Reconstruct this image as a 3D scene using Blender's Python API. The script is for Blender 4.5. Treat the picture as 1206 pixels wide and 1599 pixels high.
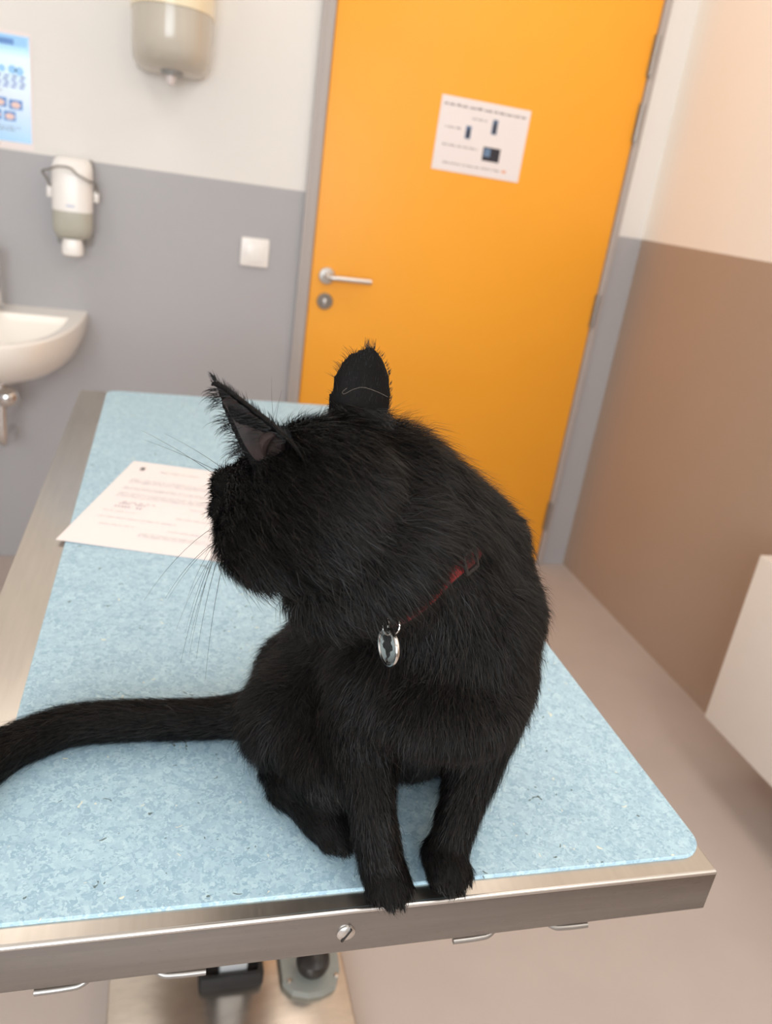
import bpy, bmesh, math, random
import numpy as np
from mathutils import Vector, Matrix, Euler, Quaternion
from mathutils.bvhtree import BVHTree

for _o in list(bpy.data.objects):
    bpy.data.objects.remove(_o, do_unlink=True)
SC = bpy.context.scene
COL = SC.collection
RNG = np.random.default_rng(7)
random.seed(7)

# ------------------------------------------------------------------ camera
# metres; x runs right along the door wall, y runs away from the camera, z up from the floor
cam_d = bpy.data.cameras.new('camera')
cam = bpy.data.objects.new('camera', cam_d)
COL.objects.link(cam)
RIGHT = Vector((0.961974935, -0.237289950, 0.135269006))
DOWN = Vector((0.031045243, -0.397042290, -0.917275102))
FWD = Vector((0.271367679, 0.886595116, -0.374578007))
cm = Matrix((RIGHT, -DOWN, -FWD)).transposed().to_4x4()
cm.translation = Vector((0.0, 0.0, 1.31))
cam.matrix_world = cm
cam_d.sensor_fit = 'VERTICAL'
cam_d.sensor_height = 9.8
cam_d.sensor_width = 7.39
cam_d.lens = 1244.375 * 9.8 / 1599.0
cam_d.clip_start = 0.02
cam_d.dof.use_dof = True
cam_d.dof.focus_distance = 0.515
cam_d.dof.aperture_fstop = 2.1
SC.camera = cam

# ------------------------------------------------------------------ world, light, exposure
wd = bpy.data.worlds.new('world')
SC.world = wd
wd.use_nodes = True
wd.node_tree.nodes['Background'].inputs[0].default_value = (0.75, 0.86, 1.0, 1)
wd.node_tree.nodes['Background'].inputs[1].default_value = 0.4

def area(name, loc, aim, sx, sy, power, col):
    d = bpy.data.lights.new(name, 'AREA')
    d.shape = 'RECTANGLE'; d.size = sx; d.size_y = sy; d.energy = power; d.color = col
    o = bpy.data.objects.new(name, d); COL.objects.link(o)
    o.location = loc
    o.rotation_euler = (Vector(aim) - Vector(loc)).to_track_quat('-Z', 'Y').to_euler()
    return o

# three ceiling panels and the daylight window in the wall behind the camera
area('ceiling_panel_light', (1.02, 1.62, 2.675), (1.02, 1.62, 0), 0.6, 1.2, 4.8, (1.0, 0.93, 0.85))
area('ceiling_panel_light', (-0.85, 1.62, 2.675), (-0.85, 1.62, 0), 0.6, 1.2, 4.5, (1.0, 0.95, 0.89))
area('ceiling_panel_light', (0.85, -0.55, 2.675), (0.85, -0.55, 0), 0.6, 1.2, 11.5, (1.0, 0.965, 0.92))
area('window_light', (-0.55, -1.84, 1.60), (-0.3, 2.0, 1.1), 1.5, 1.35, 42, (0.86, 0.94, 1.0))
vs = SC.view_settings
vs.view_transform = 'Standard'; vs.look = 'None'; vs.exposure = 0.55; vs.gamma = 1.0
vs.use_curve_mapping = False
SC.cycles.use_denoising = True
SC.cycles.max_bounces = 10
SC.cycles.diffuse_bounces = 6

# ------------------------------------------------------------------ helpers
def lin(r, g, b):
    f = lambda c: (c / 255 / 12.92) if c / 255 <= 0.04045 else ((c / 255 + 0.055) / 1.055) ** 2.4
    return (f(r), f(g), f(b), 1)

def mat(name, col, rough=0.5, metal=0.0, spec=0.5, var=0.0, scale=20.0, bump=0.0, bscale=200.0,
        stretch=None, trans=0.0, coat=0.0, sheen=0.0, sub=0.0, rvar=0.0):
    m = bpy.data.materials.new(name); m.use_nodes = True
    nt = m.node_tree; b = nt.nodes['Principled BSDF']
    b.inputs['Base Color'].default_value = col
    b.inputs['Roughness'].default_value = rough
    b.inputs['Metallic'].default_value = metal
    b.inputs['Specular IOR Level'].default_value = spec
    b.inputs['Transmission Weight'].default_value = trans
    b.inputs['Coat Weight'].default_value = coat
    b.inputs['Sheen Weight'].default_value = sheen
    b.inputs['Subsurface Weight'].default_value = sub
    if var or bump or rvar:
        tc = nt.nodes.new('ShaderNodeTexCoord'); mp = nt.nodes.new('ShaderNodeMapping')
        nt.links.new(tc.outputs['Object'], mp.inputs['Vector'])
        if stretch: mp.inputs['Scale'].default_value = stretch
    if var:
        n = nt.nodes.new('ShaderNodeTexNoise'); n.inputs['Scale'].default_value = scale
        n.inputs['Detail'].default_value = 5
        nt.links.new(mp.outputs[0], n.inputs['Vector'])
        r = nt.nodes.new('ShaderNodeValToRGB')
        c = Vector(col[:3])
        r.color_ramp.elements[0].position = 0.3; r.color_ramp.elements[1].position = 0.7
        r.color_ramp.elements[0].color = (*(c * (1 - var)), 1)
        r.color_ramp.elements[1].color = (*[min(1, q) for q in c * (1 + var)], 1)
        nt.links.new(n.outputs['Fac'], r.inputs['Fac'])
        nt.links.new(r.outputs['Color'], b.inputs['Base Color'])
    if rvar:
        n3 = nt.nodes.new('ShaderNodeTexNoise'); n3.inputs['Scale'].default_value = bscale
        n3.inputs['Detail'].default_value = 3
        nt.links.new(mp.outputs[0], n3.inputs['Vector'])
        mr = nt.nodes.new('ShaderNodeMapRange')
        mr.inputs['To Min'].default_value = max(0.02, rough - rvar); mr.inputs['To Max'].default_value = rough + rvar
        nt.links.new(n3.outputs['Fac'], mr.inputs['Value'])
        nt.links.new(mr.outputs[0], b.inputs['Roughness'])
    if bump:
        n2 = nt.nodes.new('ShaderNodeTexNoise'); n2.inputs['Scale'].default_value = bscale
        n2.inputs['Detail'].default_value = 3
        nt.links.new(mp.outputs[0], n2.inputs['Vector'])
        bp = nt.nodes.new('ShaderNodeBump'); bp.inputs['Strength'].default_value = bump
        bp.inputs['Distance'].default_value = 0.002
        nt.links.new(n2.outputs['Fac'], bp.inputs['Height'])
        nt.links.new(bp.outputs[0], b.inputs['Normal'])
    return m

def obj(name, bm, m, parent=None, smooth=True, loc=(0, 0, 0), rot=None):
    me = bpy.data.meshes.new(name)
    bmesh.ops.recalc_face_normals(bm, faces=bm.faces)
    bm.to_mesh(me); bm.free()
    me.materials.append(m)
    o = bpy.data.objects.new(name, me); COL.objects.link(o)
    o.location = loc
    if rot is not None: o.rotation_euler = rot
    if parent: o.parent = parent
    if smooth:
        for p in me.polygons: p.use_smooth = True
        a = math.radians(38)
        b2 = bmesh.new(); b2.from_mesh(me)
        for e in b2.edges:
            if len(e.link_faces) == 2 and e.calc_face_angle(0) > a: e.smooth = False
        b2.to_mesh(me); b2.free()
    return o

def empty(name, loc, label, cat, group=None):
    o = bpy.data.objects.new(name, None); COL.objects.link(o)
    o.location = loc; o.empty_display_size = 0.05
    return tag(o, label, cat, group)

def tag(o, label, cat=None, group=None):
    o['label'] = label
    if cat: o['category'] = cat
    if group: o['group'] = group
    return o

def struct(o, label=None):
    o['kind'] = 'structure'
    if label: o['label'] = label
    return o

def box(bm, x0, x1, y0, y1, z0, z1, bev=0.0, seg=2):
    g = bmesh.ops.create_cube(bm, size=1)
    bmesh.ops.scale(bm, verts=g['verts'], vec=(x1 - x0, y1 - y0, z1 - z0))
    bmesh.ops.translate(bm, verts=g['verts'], vec=((x0 + x1) / 2, (y0 + y1) / 2, (z0 + z1) / 2))
    if bev:
        es = list({e for v in g['verts'] for e in v.link_edges})
        bmesh.ops.bevel(bm, geom=es, offset=bev, segments=seg, affect='EDGES', profile=0.5)
    return bm

def bx(*a, **k): return box(bmesh.new(), *a, **k)

def ring_loft(bm, rings, cap0=True, cap1=True, closed=True):
    vr = [[bm.verts.new(p) for p in r] for r in rings]
    n = len(vr[0])
    for a, b in zip(vr[:-1], vr[1:]):
        for i in range(n if closed else n - 1):
            j = (i + 1) % n
            bm.faces.new((a[i], a[j], b[j], b[i]))
    if cap0: bm.faces.new(vr[0])
    if cap1: bm.faces.new(vr[-1])
    return bm

def frame_of(t):
    t = t.normalized()
    a = Vector((0, 0, 1)) if abs(t.z) < 0.9 else Vector((1, 0, 0))
    u = t.cross(a).normalized()
    return u, t.cross(u).normalized()

def tube(bm, pts, rad, n=10, caps=True):
    pts = [Vector(p) for p in pts]
    rad = rad if hasattr(rad, '__len__') else [rad] * len(pts)
    rings = []; u = None
    for i, p in enumerate(pts):
        t = (pts[min(i + 1, len(pts) - 1)] - pts[max(i - 1, 0)]).normalized()
        if u is None: u, v = frame_of(t)
        else:
            u = (u - t * u.dot(t)).normalized(); v = t.cross(u)
        rings.append([p + (u * math.cos(2 * math.pi * k / n) + v * math.sin(2 * math.pi * k / n)) * rad[i] for k in range(n)])
    return ring_loft(bm, rings, caps, caps)

def bez(pts, n=8):
    """Catmull-Rom through points"""
    P = [Vector(p) for p in pts]; P = [2 * P[0] - P[1]] + P + [2 * P[-1] - P[-2]]
    out = []
    for i in range(1, len(P) - 2):
        for k in range(n):
            t = k / n
            out.append(0.5 * ((2 * P[i]) + (P[i + 1] - P[i - 1]) * t + (2 * P[i - 1] - 5 * P[i] + 4 * P[i + 1] - P[i + 2]) * t * t + (3 * P[i] - P[i - 1] - 3 * P[i + 1] + P[i + 2]) * t ** 3))
    out.append(P[-2]); return out

def lathe(bm, prof, c, axis='z', n=32):
    rings = []
    for r, h in prof:
        ring = []
        for k in range(n):
            a = 2 * math.pi * k / n
            p = (r * math.cos(a), r * math.sin(a), h)
            if axis == 'y': p = (p[0], -p[2], p[1])
            if axis == 'x': p = (p[2], p[0], p[1])
            ring.append(Vector(c) + Vector(p))
        rings.append(ring)
    return ring_loft(bm, rings)

def rrect(w, d, r, n=6):
    """rounded rectangle outline centred on 0"""
    out = []
    for cx, cy, a0 in ((w/2-r, d/2-r, 0), (-w/2+r, d/2-r, 90), (-w/2+r, -d/2+r, 180), (w/2-r, -d/2+r, 270)):
        for k in range(n + 1):
            a = math.radians(a0 + 90 * k / n)
            out.append((cx + r * math.cos(a), cy + r * math.sin(a)))
    return out

# ------------------------------------------------------------------ materials
M = {}
M['wall_white'] = mat('white_wall_paint', lin(231, 227, 222), 0.6, spec=0.3, var=0.01, scale=3, bump=0.03, bscale=300)
M['wall_grey'] = mat('grey_wall_paint', lin(173, 171, 173), 0.45, spec=0.4, var=0.012, scale=3, bump=0.03, bscale=300)
M['wall_cream'] = mat('cream_wall', lin(249, 240, 229), 0.6, spec=0.3, var=0.01, scale=3, bump=0.03, bscale=300)  # right wall upper field, warmer than the white of the back wall
M['wall_taupe'] = mat('taupe_wall', lin(176, 153, 135), 0.45, spec=0.4, var=0.015, scale=3, bump=0.03, bscale=300)  # right wall lower field, browner than the grey of the back wall
M['ceiling'] = mat('ceiling_white', lin(238, 236, 232), 0.8, var=0.01)
M['floor'] = mat('pink_taupe_vinyl', lin(190, 177, 169), 0.42, spec=0.35, var=0.03, scale=6, bump=0.02, bscale=400)
M['door'] = mat('orange_laminate', lin(250, 171, 52), 0.42, spec=0.35, var=0.012, scale=4, bump=0.01, bscale=250)
M['frame'] = mat('taupe_frame_paint', lin(176, 168, 164), 0.42, var=0.01)
M['gap'] = mat('dark_gap_shade', lin(70, 55, 48), 0.7)  # dark colour standing in for the shade in the door gap
M['steel'] = mat('brushed_steel', (0.30, 0.283, 0.270, 1), 0.30, metal=1, var=0.05, scale=9, bump=0.035, bscale=60, stretch=(1, 28, 28), rvar=0.07)
M['steel_top'] = mat('worn_steel', (0.56, 0.505, 0.445, 1), 0.30, metal=1, var=0.04, scale=14, bump=0.003, bscale=70, stretch=(14, 1, 14), rvar=0.04)
M['base_steel'] = mat('satin_base_steel', (0.56, 0.50, 0.44, 1), 0.22, metal=1, var=0.08, scale=10, bump=0.03, bscale=50, stretch=(3, 8, 3))
M['chrome'] = mat('chrome', (0.78, 0.77, 0.76, 1), 0.12, metal=1, var=0.02)
M['satin'] = mat('satin_aluminium', (0.66, 0.63, 0.60, 1), 0.32, metal=1, var=0.03)
M['ceramic'] = mat('white_ceramic', lin(244, 238, 230), 0.12, spec=0.6, var=0.008)
M['white_plastic'] = mat('white_plastic', lin(243, 238, 233), 0.28, spec=0.5, var=0.008)
M['cream_plastic'] = mat('cream_plastic', lin(242, 228, 196), 0.2, spec=0.5, var=0.01)
M['smoke_plastic'] = mat('smoked_plastic', lin(198, 190, 176), 0.16, spec=0.5, var=0.015)
M['smoke_green'] = mat('grey_green_plastic', lin(184, 181, 168), 0.2, spec=0.5, var=0.015)
M['grey_plastic'] = mat('grey_plastic', lin(150, 148, 145), 0.4, var=0.01)
M['wire'] = mat('grey_wire_metal', (0.36, 0.34, 0.32, 1), 0.38, metal=0.9, var=0.03)
M['black_plastic'] = mat('black_plastic', lin(38, 34, 33), 0.35, var=0.05)
M['black_rubber'] = mat('black_rubber', lin(34, 32, 32), 0.6, var=0.1, scale=60)
M['grey_metal'] = mat('grey_painted_metal', lin(206, 208, 210), 0.4, var=0.01)
M['pedal_grey'] = mat('pedal_grey', lin(146, 148, 142), 0.4, var=0.015)
M['cabinet'] = mat('white_cabinet', lin(240, 233, 225), 0.42, spec=0.35, var=0.008)
M['paper'] = mat('white_paper', lin(240, 230, 228), 0.75, spec=0.2, var=0.006, scale=8)
M['ink'] = mat('grey_ink', lin(120, 112, 112), 0.8, spec=0.1, var=0.05)
M['ink_soft'] = mat('pale_ink', lin(224, 221, 222), 0.8, spec=0.1, var=0.02)
M['ink_mid'] = mat('stamp_ink', lin(200, 190, 194), 0.8, spec=0.1, var=0.02)
M['ink_dark'] = mat('dark_ink', lin(62, 60, 66), 0.7, spec=0.2, var=0.1, scale=60)
M['ink_blue'] = mat('blue_grey_print', lin(112, 136, 166), 0.7, spec=0.2, var=0.15, scale=60)
M['ink_teal'] = mat('teal_print', lin(96, 128, 140), 0.7, spec=0.2, var=0.15, scale=60)
M['ink_orange'] = mat('orange_print', lin(230, 160, 120), 0.7, spec=0.2, var=0.05)
# mat of the table: pale blue linoleum with swirled flecks
def fleck_mat():
    m = bpy.data.materials.new('blue_flecked_vinyl'); m.use_nodes = True
    nt = m.node_tree; b = nt.nodes['Principled BSDF']; L = nt.links.new; N = nt.nodes.new
    tc = N('ShaderNodeTexCoord')
    nz = N('ShaderNodeTexNoise'); nz.inputs['Scale'].default_value = 190; nz.inputs['Detail'].default_value = 2
    L(tc.outputs['Object'], nz.inputs['Vector'])
    ms = N('ShaderNodeVectorMath'); ms.operation = 'MULTIPLY_ADD'
    ms.inputs[1].default_value = (.017, .017, .017); L(nz.outputs['Color'], ms.inputs[0]); L(tc.outputs['Object'], ms.inputs[2])
    n1 = N('ShaderNodeTexVoronoi'); n1.inputs['Scale'].default_value = 290
    L(ms.outputs[0], n1.inputs['Vector'])
    sx = N('ShaderNodeSeparateXYZ'); L(n1.outputs['Color'], sx.inputs[0])
    r1 = N('ShaderNodeValToRGB'); cr = r1.color_ramp; cr.interpolation = 'LINEAR'
    cols = [(0.0, (150, 180, 197)), (0.22, (158, 187, 203)), (0.40, (168, 196, 210)), (0.65, (173, 201, 214)), (0.85, (179, 207, 218)), (1.0, (189, 214, 223))]
    cr.elements[0].position = 0; cr.elements[0].color = lin(*cols[0][1])
    cr.elements[1].position = 1; cr.elements[1].color = lin(*cols[-1][1])
    for p, c in cols[1:-1]:
        e = cr.elements.new(p); e.color = lin(*c)
    L(sx.outputs[0], r1.inputs['Fac'])
    # sparse dark and cream flecks
    def flecks(seed, scale, thr):
        mp = N('ShaderNodeMapping'); mp.inputs['Location'].default_value = (seed, seed * 2, 0)
        L(tc.outputs['Object'], mp.inputs['Vector'])
        nd = N('ShaderNodeTexNoise'); nd.inputs['Scale'].default_value = scale; nd.inputs['Detail'].default_value = 2
        nd.inputs['Distortion'].default_value = 1.2
        L(mp.outputs[0], nd.inputs['Vector'])
        g = N('ShaderNodeMapRange'); g.inputs['From Min'].default_value = thr; g.inputs['From Max'].default_value = thr + 0.012
        L(nd.outputs['Fac'], g.inputs['Value'])
        return g
    d1 = flecks(3.1, 95, 0.725); d2 = flecks(9.7, 105, 0.725)
    mx = N('ShaderNodeMixRGB'); mx.inputs['Color2'].default_value = lin(96, 112, 112)
    L(d1.outputs[0], mx.inputs['Fac']); L(r1.outputs['Color'], mx.inputs['Color1'])
    mx2 = N('ShaderNodeMixRGB'); mx2.inputs['Color2'].default_value = lin(226, 226, 208)
    L(d2.outputs[0], mx2.inputs['Fac']); L(mx.outputs['Color'], mx2.inputs['Color1'])
    L(mx2.outputs['Color'], b.inputs['Base Color'])
    b.inputs['Roughness'].default_value = 0.5; b.inputs['Specular IOR Level'].default_value = 0.35
    bp = N('ShaderNodeBump'); bp.inputs['Strength'].default_value = 0.08; bp.inputs['Distance'].default_value = 0.001
    L(nz.outputs['Fac'], bp.inputs['Height']); L(bp.outputs[0], b.inputs['Normal'])
    return m
M['mat'] = fleck_mat()

# ------------------------------------------------------------------ room shell
XL, XR, YF, YB, ZC, ZS = -1.75, 1.578, -1.9, 2.62, 2.7, 1.262
struct(obj('floor', bx(XL - 0.1, XR + 0.1, YF - 0.1, YB + 0.3, -0.1, 0), M['floor'], smooth=False), 'pinkish taupe vinyl floor of the consulting room')
struct(obj('ceiling', bx(XL - 0.1, XR + 0.1, YF - 0.1, YB + 0.3, ZC, ZC + 0.1), M['ceiling'], smooth=False), 'plain white ceiling')

def wall_pair(name, lower, upper, mlow, mup, lab):
    """one wall: the lower painted dado is the wall, the upper field its child"""
    w = obj(name, lower, mlow, smooth=False); struct(w, lab)
    obj('upper_wall', upper, mup, w, smooth=False)
    return w

DX0, DX1, FX0, FX1, DTOP = 0.437, 1.452, 0.396, 1.478, 2.12
lo = bmesh.new(); up = bmesh.new()
box(lo, XL - 0.1, FX0 + 0.01, YB, YB + 0.2, 0, ZS); box(lo, FX1 - 0.01, XR + 0.1, YB, YB + 0.2, 0, ZS)
box(up, XL - 0.1, FX0 + 0.01, YB, YB + 0.2, ZS, ZC); box(up, FX1 - 0.01, XR + 0.1, YB, YB + 0.2, ZS, ZC)
box(up, FX0 + 0.01, FX1 - 0.01, YB, YB + 0.2, DTOP + 0.03, ZC)
wall_pair('wall_back', lo, up, M['wall_grey'], M['wall_white'], 'grey and white painted wall with the orange door')
wall_pair('wall_right', bx(XR, XR + 0.1, YF - 0.1, YB, 0, ZS), bx(XR, XR + 0.1, YF - 0.1, YB, ZS, ZC), M['wall_taupe'], M['wall_cream'], 'taupe and cream wall on the right')
wall_pair('wall_left', bx(XL - 0.1, XL, YF - 0.1, YB, 0, ZS), bx(XL - 0.1, XL, YF - 0.1, YB, ZS, ZC), M['wall_grey'], M['wall_white'], 'grey and white painted wall on the left')
WX0, WX1, WZ0, WZ1 = -1.32, 0.22, 0.90, 2.30
lo = bx(XL, XR, YF - 0.1, YF, 0, WZ0); up = bmesh.new()
box(up, XL, WX0, YF - 0.1, YF, WZ0, ZC); box(up, WX1, XR, YF - 0.1, YF, WZ0, ZC); box(up, WX0, WX1, YF - 0.1, YF, WZ1, ZC)
wall_pair('wall_front', lo, up, M['wall_grey'], M['wall_white'], 'grey and white wall with the window, behind the camera')
wf = bmesh.new()
for a in ((WX0, WX0 + .05, WZ0, WZ1), (WX1 - .05, WX1, WZ0, WZ1), (WX0 + .05, WX1 - .05, WZ0, WZ0 + .05), (WX0 + .05, WX1 - .05, WZ1 - .05, WZ1), (-.575, -.525, WZ0 + .05, WZ1 - .05)):
    box(wf, a[0], a[1], YF - 0.08, YF - 0.02, a[2], a[3])
struct(obj('window_1', wf, M['white_plastic'], smooth=False), 'white framed window behind the camera')

# ceiling lamps (the light sources sit just under them)
for cx, cy, lab in ((1.02, 1.62, 'flat rectangular ceiling lamp near the orange door'), (-0.85, 1.62, 'flat rectangular ceiling lamp above the wash basin'), (0.85, -0.55, 'flat rectangular ceiling lamp behind the camera')):
    e = empty('ceiling_lamp', (cx, cy, ZC), lab, 'lamp', 'ceiling lamps')
    fb = bmesh.new()
    for a in ((-.32, .32, -.62, -.6), (-.32, .32, .6, .62), (-.32, -.3, -.6, .6), (.3, .32, -.6, .6)): box(fb, a[0], a[1], a[2], a[3], -0.02, 0)
    obj('lamp_frame', fb, M['white_plastic'], e, smooth=False)
    obj('diffuser', bx(-.3, .3, -.6, .6, -0.008, 0), M['white_plastic'], e, smooth=False)

# ------------------------------------------------------------------ door, frame, hinges
fr = bmesh.new()
for a, b2 in ((FX0, DX0 - 0.003), (DX1 + 0.003, FX1)):
    box(fr, a, b2, YB - 0.016, YB + 0.12, 0, DTOP + 0.04, bev=0.003)
box(fr, FX0, FX1, YB - 0.016, YB + 0.12, DTOP + 0.003, DTOP + 0.045, bev=0.003)
frame = struct(obj('trim_1', fr, M['frame']), 'taupe painted steel door frame')
se = bmesh.new()
for a, b2 in ((FX0 - 0.001, FX0 + 0.012), ):
    box(se, a, b2, YB - 0.019, YB - 0.012, 0, DTOP + 0.04, bev=0.002)
obj('frame_lip', se, M['frame'], frame)
ds = bmesh.new()  # dark strips painted in as the shade between leaf and frame
box(ds, DX0 - 0.004, DX0, YB + 0.004, YB + 0.05, 0, DTOP); box(ds, DX1, DX1 + 0.004, YB + 0.004, YB + 0.05, 0, DTOP)
obj('door_gap_shade', ds, M['gap'], frame, smooth=False)
door = struct(obj('door_1', bx(DX0, DX1, YB - 0.006, YB + 0.036, 0.006, DTOP, bev=0.002), M['door']), 'flat orange laminate door')
# lever handle and keyhole rosette
hz, hx = 1.022, 0.487
hb = bmesh.new()
lathe(hb, [(0.0, 0.0), (0.026, 0.0), (0.026, 0.007), (0.024, 0.009), (0.012, 0.010), (0.0105, 0.012), (0.0105, 0.045), (0.0, 0.045)], (hx, YB - 0.006, hz), 'y', 28)
rose = obj('lever_rose', hb, M['satin'], door); rose['label'] = 'round satin metal rose of the door lever'
lv = bmesh.new()
tube(lv, bez([(hx - 0.002, YB - 0.045, hz), (hx + 0.014, YB - 0.052, hz), (hx + 0.05, YB - 0.054, hz), (hx + 0.10, YB - 0.054, hz), (hx + 0.137, YB - 0.053, hz)], 5), 0.0095, 12)
obj('lever', lv, M['satin'], rose)
kb = bmesh.new()
lathe(kb, [(0.0, 0.0), (0.026, 0.0), (0.026, 0.006), (0.024, 0.008), (0.016, 0.008), (0.015, 0.006), (0.0, 0.006)], (0.489, YB - 0.006, 0.942), 'y', 28)
kr = obj('keyhole_rose', kb, mat('dark_satin_metal', (0.34, 0.31, 0.28, 1), 0.35, metal=1, var=0.03), door)
cyb = bmesh.new(); box(cyb, 0.484, 0.494, YB - 0.017, YB - 0.006, 0.927, 0.951, bev=0.004)
obj('lock_cylinder', cyb, M['satin'], kr)
for z0, z1 in ((1.746, 1.862), (1.555, 1.667), (0.949, 1.061), (0.155, 0.268)):
    hb = bmesh.new(); c = (1.456, YB - 0.014, z0)
    Hh = z1 - z0
    lathe(hb, [(0, 0), (0.0085, 0), (0.0085, Hh * .49), (0.007, Hh * .49), (0.007, Hh * .51), (0.0085, Hh * .51), (0.0085, Hh), (0, Hh)], c, 'z', 16)
    box(hb, 1.446, 1.47, YB - 0.0085, YB - 0.0055, z0, z1)
    obj('hinge', hb, M['wire'], door)

# printed notice on the door
def sheet(w, h, t=0.0004, curl=None, nx=10, ny=14):
    bm = bmesh.new(); top = []; bot = []
    for j in range(ny + 1):
        for i in range(nx + 1):
            x = -w / 2 + w * i / nx; y = -h / 2 + h * j / ny
            z = curl(i / nx, j / ny) if curl else 0
            top.append(bm.verts.new((x, y, z + t))); bot.append(bm.verts.new((x, y, z)))
    W = nx + 1
    for j in range(ny):
        for i in range(nx):
            a = j * W + i
            bm.faces.new((top[a], top[a + 1], top[a + W + 1], top[a + W]))
            bm.faces.new((bot[a], bot[a + W], bot[a + W + 1], bot[a + 1]))
    for i in range(nx):
        for q in (i, ny * W + i): bm.faces.new((top[q], top[q + 1], bot[q + 1], bot[q]))
    for j in range(ny):
        for q in (j * W, j * W + nx): bm.faces.new((top[q], top[q + W], bot[q + W], bot[q]))
    return bm

def text_line(par, m, x0, x1, y, hgt, z, rnd, fill=0.72):
    """a line of small print too blurred to read: word-length strokes"""
    bm = bmesh.new(); x = x0
    while x < x1 - hgt * 0.5:
        wl = min(rnd.uniform(1.2, 5.0) * hgt, x1 - x)
        n = max(1, int(wl / (hgt * 0.62)))
        for k in range(n):
            hh = hgt * rnd.choice((0.62, 0.62, 0.7, 1.0))
            a = x + k * hgt * 0.62
            box(bm, a, a + hgt * 0.62 * fill, y, y + hh, z, z + 0.00012)
        x += wl + hgt * 0.55
    o = obj('text_line', bm, m, par, smooth=False); o['kind'] = 'stuff'

NW, NH = 0.297, 0.210
note = empty('door_notice', (0.931, YB - 0.0075, 1.4855), 'white printed sheet with small pictures stuck on the orange door', 'notice')
note.rotation_euler = (math.radians(90), math.radians(0.6), 0)
obj('paper', sheet(NW, NH), M['paper'], note, smooth=False)
rr = random.Random(3)
zt = 0.0005
for ln in ((-.138, .138, .080, .0062, .9), (-.040, .012, .052, .0050, .72), (-.125, -.072, .018, .0050, .72), (-.125, -.005, -.032, .0050, .72), (-.115, .083, -.083, .0050, .72)):
    text_line(note, M['ink'], ln[0], ln[1], ln[2], ln[3], zt, rr, ln[4])
for x0, x1, y0, y1, mm in ((-.056, -.038, -.005, .032, 'ink_teal'), (.028, .046, .020, .062, 'ink_teal')):
    pb = bx(x0, x1, y0, y1, zt, zt + .0002); pp = obj('picture', pb, M['ink_blue'], note, smooth=False)
    q = bmesh.new(); box(q, x0 + .004, x1 - .003, y0 + .002, y1 - .012, zt + .0002, zt + .0004); box(q, x0 + .006, x1 - .006, y1 - .012, y1 - .003, zt + .0002, zt + .0004)
    obj('picture_detail', q, M['ink_dark'], pp, smooth=False)
pb = obj('picture', bx(.012, .070, -.058, -.018, zt, zt + .0002), M['ink_dark'], note, smooth=False)
obj('picture_detail', bx(.016, .037, -.045, -.022, zt + .0002, zt + .0004), M['ink_blue'], pb, smooth=False)
obj('emoji_print', bx(.087, .100, -.084, -.077, zt, zt + .0002), M['ink_orange'], note, smooth=False)

# ------------------------------------------------------------------ light switch
sw = empty('light_switch', (0.2545, YB, 1.0665), 'square white light switch beside the door', 'switch')
b = bmesh.new()
box(b, -.044, .044, -.011, 0, -.043, .043, bev=.006, seg=3)
obj('switch_plate', b, M['white_plastic'], sw)
b = bmesh.new(); box(b, -.029, .029, -.0145, -.009, -.029, .029, bev=.003)
obj('rocker', b, M['white_plastic'], sw)

# ------------------------------------------------------------------ paper towel dispenser
td = empty('towel_dispenser', (-0.011, YB, 1.505), 'rounded paper towel dispenser with cream cover and smoked lower half', 'dispenser')
def dsec(rx, ry, z, n=40, yb=0.0):
    """D-shaped section: flat against the wall, round towards the room"""
    pts = []
    for k in range(n + 1):
        a = math.pi + math.pi * k / n
        pts.append(Vector((rx * math.copysign(abs(math.cos(a)) ** 0.8, math.cos(a)), -(ry * abs(math.sin(a)) ** 0.8) + yb, z)))
    return pts
ring_l = [dsec(.050, .085, 0.006), dsec(.072, .125, 0.007), dsec(.092, .175, .016), dsec(.1035, .205, .036), dsec(.107, .216, .062), dsec(.108, .218, .10), dsec(.108, .218, .152)]
obj('lower_shell', ring_loft(bmesh.new(), ring_l), M['smoke_plastic'], td)
ring_u = [dsec(.108, .220, .152), dsec(.1105, .222, .1525), dsec(.1105, .222, .30), dsec(.1095, .22, .335), dsec(.10, .20, .36), dsec(.08, .16, .368)]
obj('cover', ring_loft(bmesh.new(), ring_u), M['cream_plastic'], td)
b = bmesh.new(); lathe(b, [(0, -0.012), (.026, -.012), (.030, -.006), (.032, .010), (0, .010)], (0.002, -.125, 0.012), 'z', 24)
obj('outlet', b, M['grey_plastic'], td)
b = bmesh.new()
prof = [(0.002, -.022), (.006, -.019), (.010, -.010), (.012, -.002), (.013, 0.006)]
rings = []
for r, z in prof:
    rings.append([Vector((0.0 + (r + .003 * math.sin(3 * a)) * math.cos(a), -.128 + (r + .002 * math.cos(4 * a)) * math.sin(a), z)) for a in [2 * math.pi * k / 18 for k in range(18)]])
obj('towel_end', ring_loft(b, rings), M['paper'], td)

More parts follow.
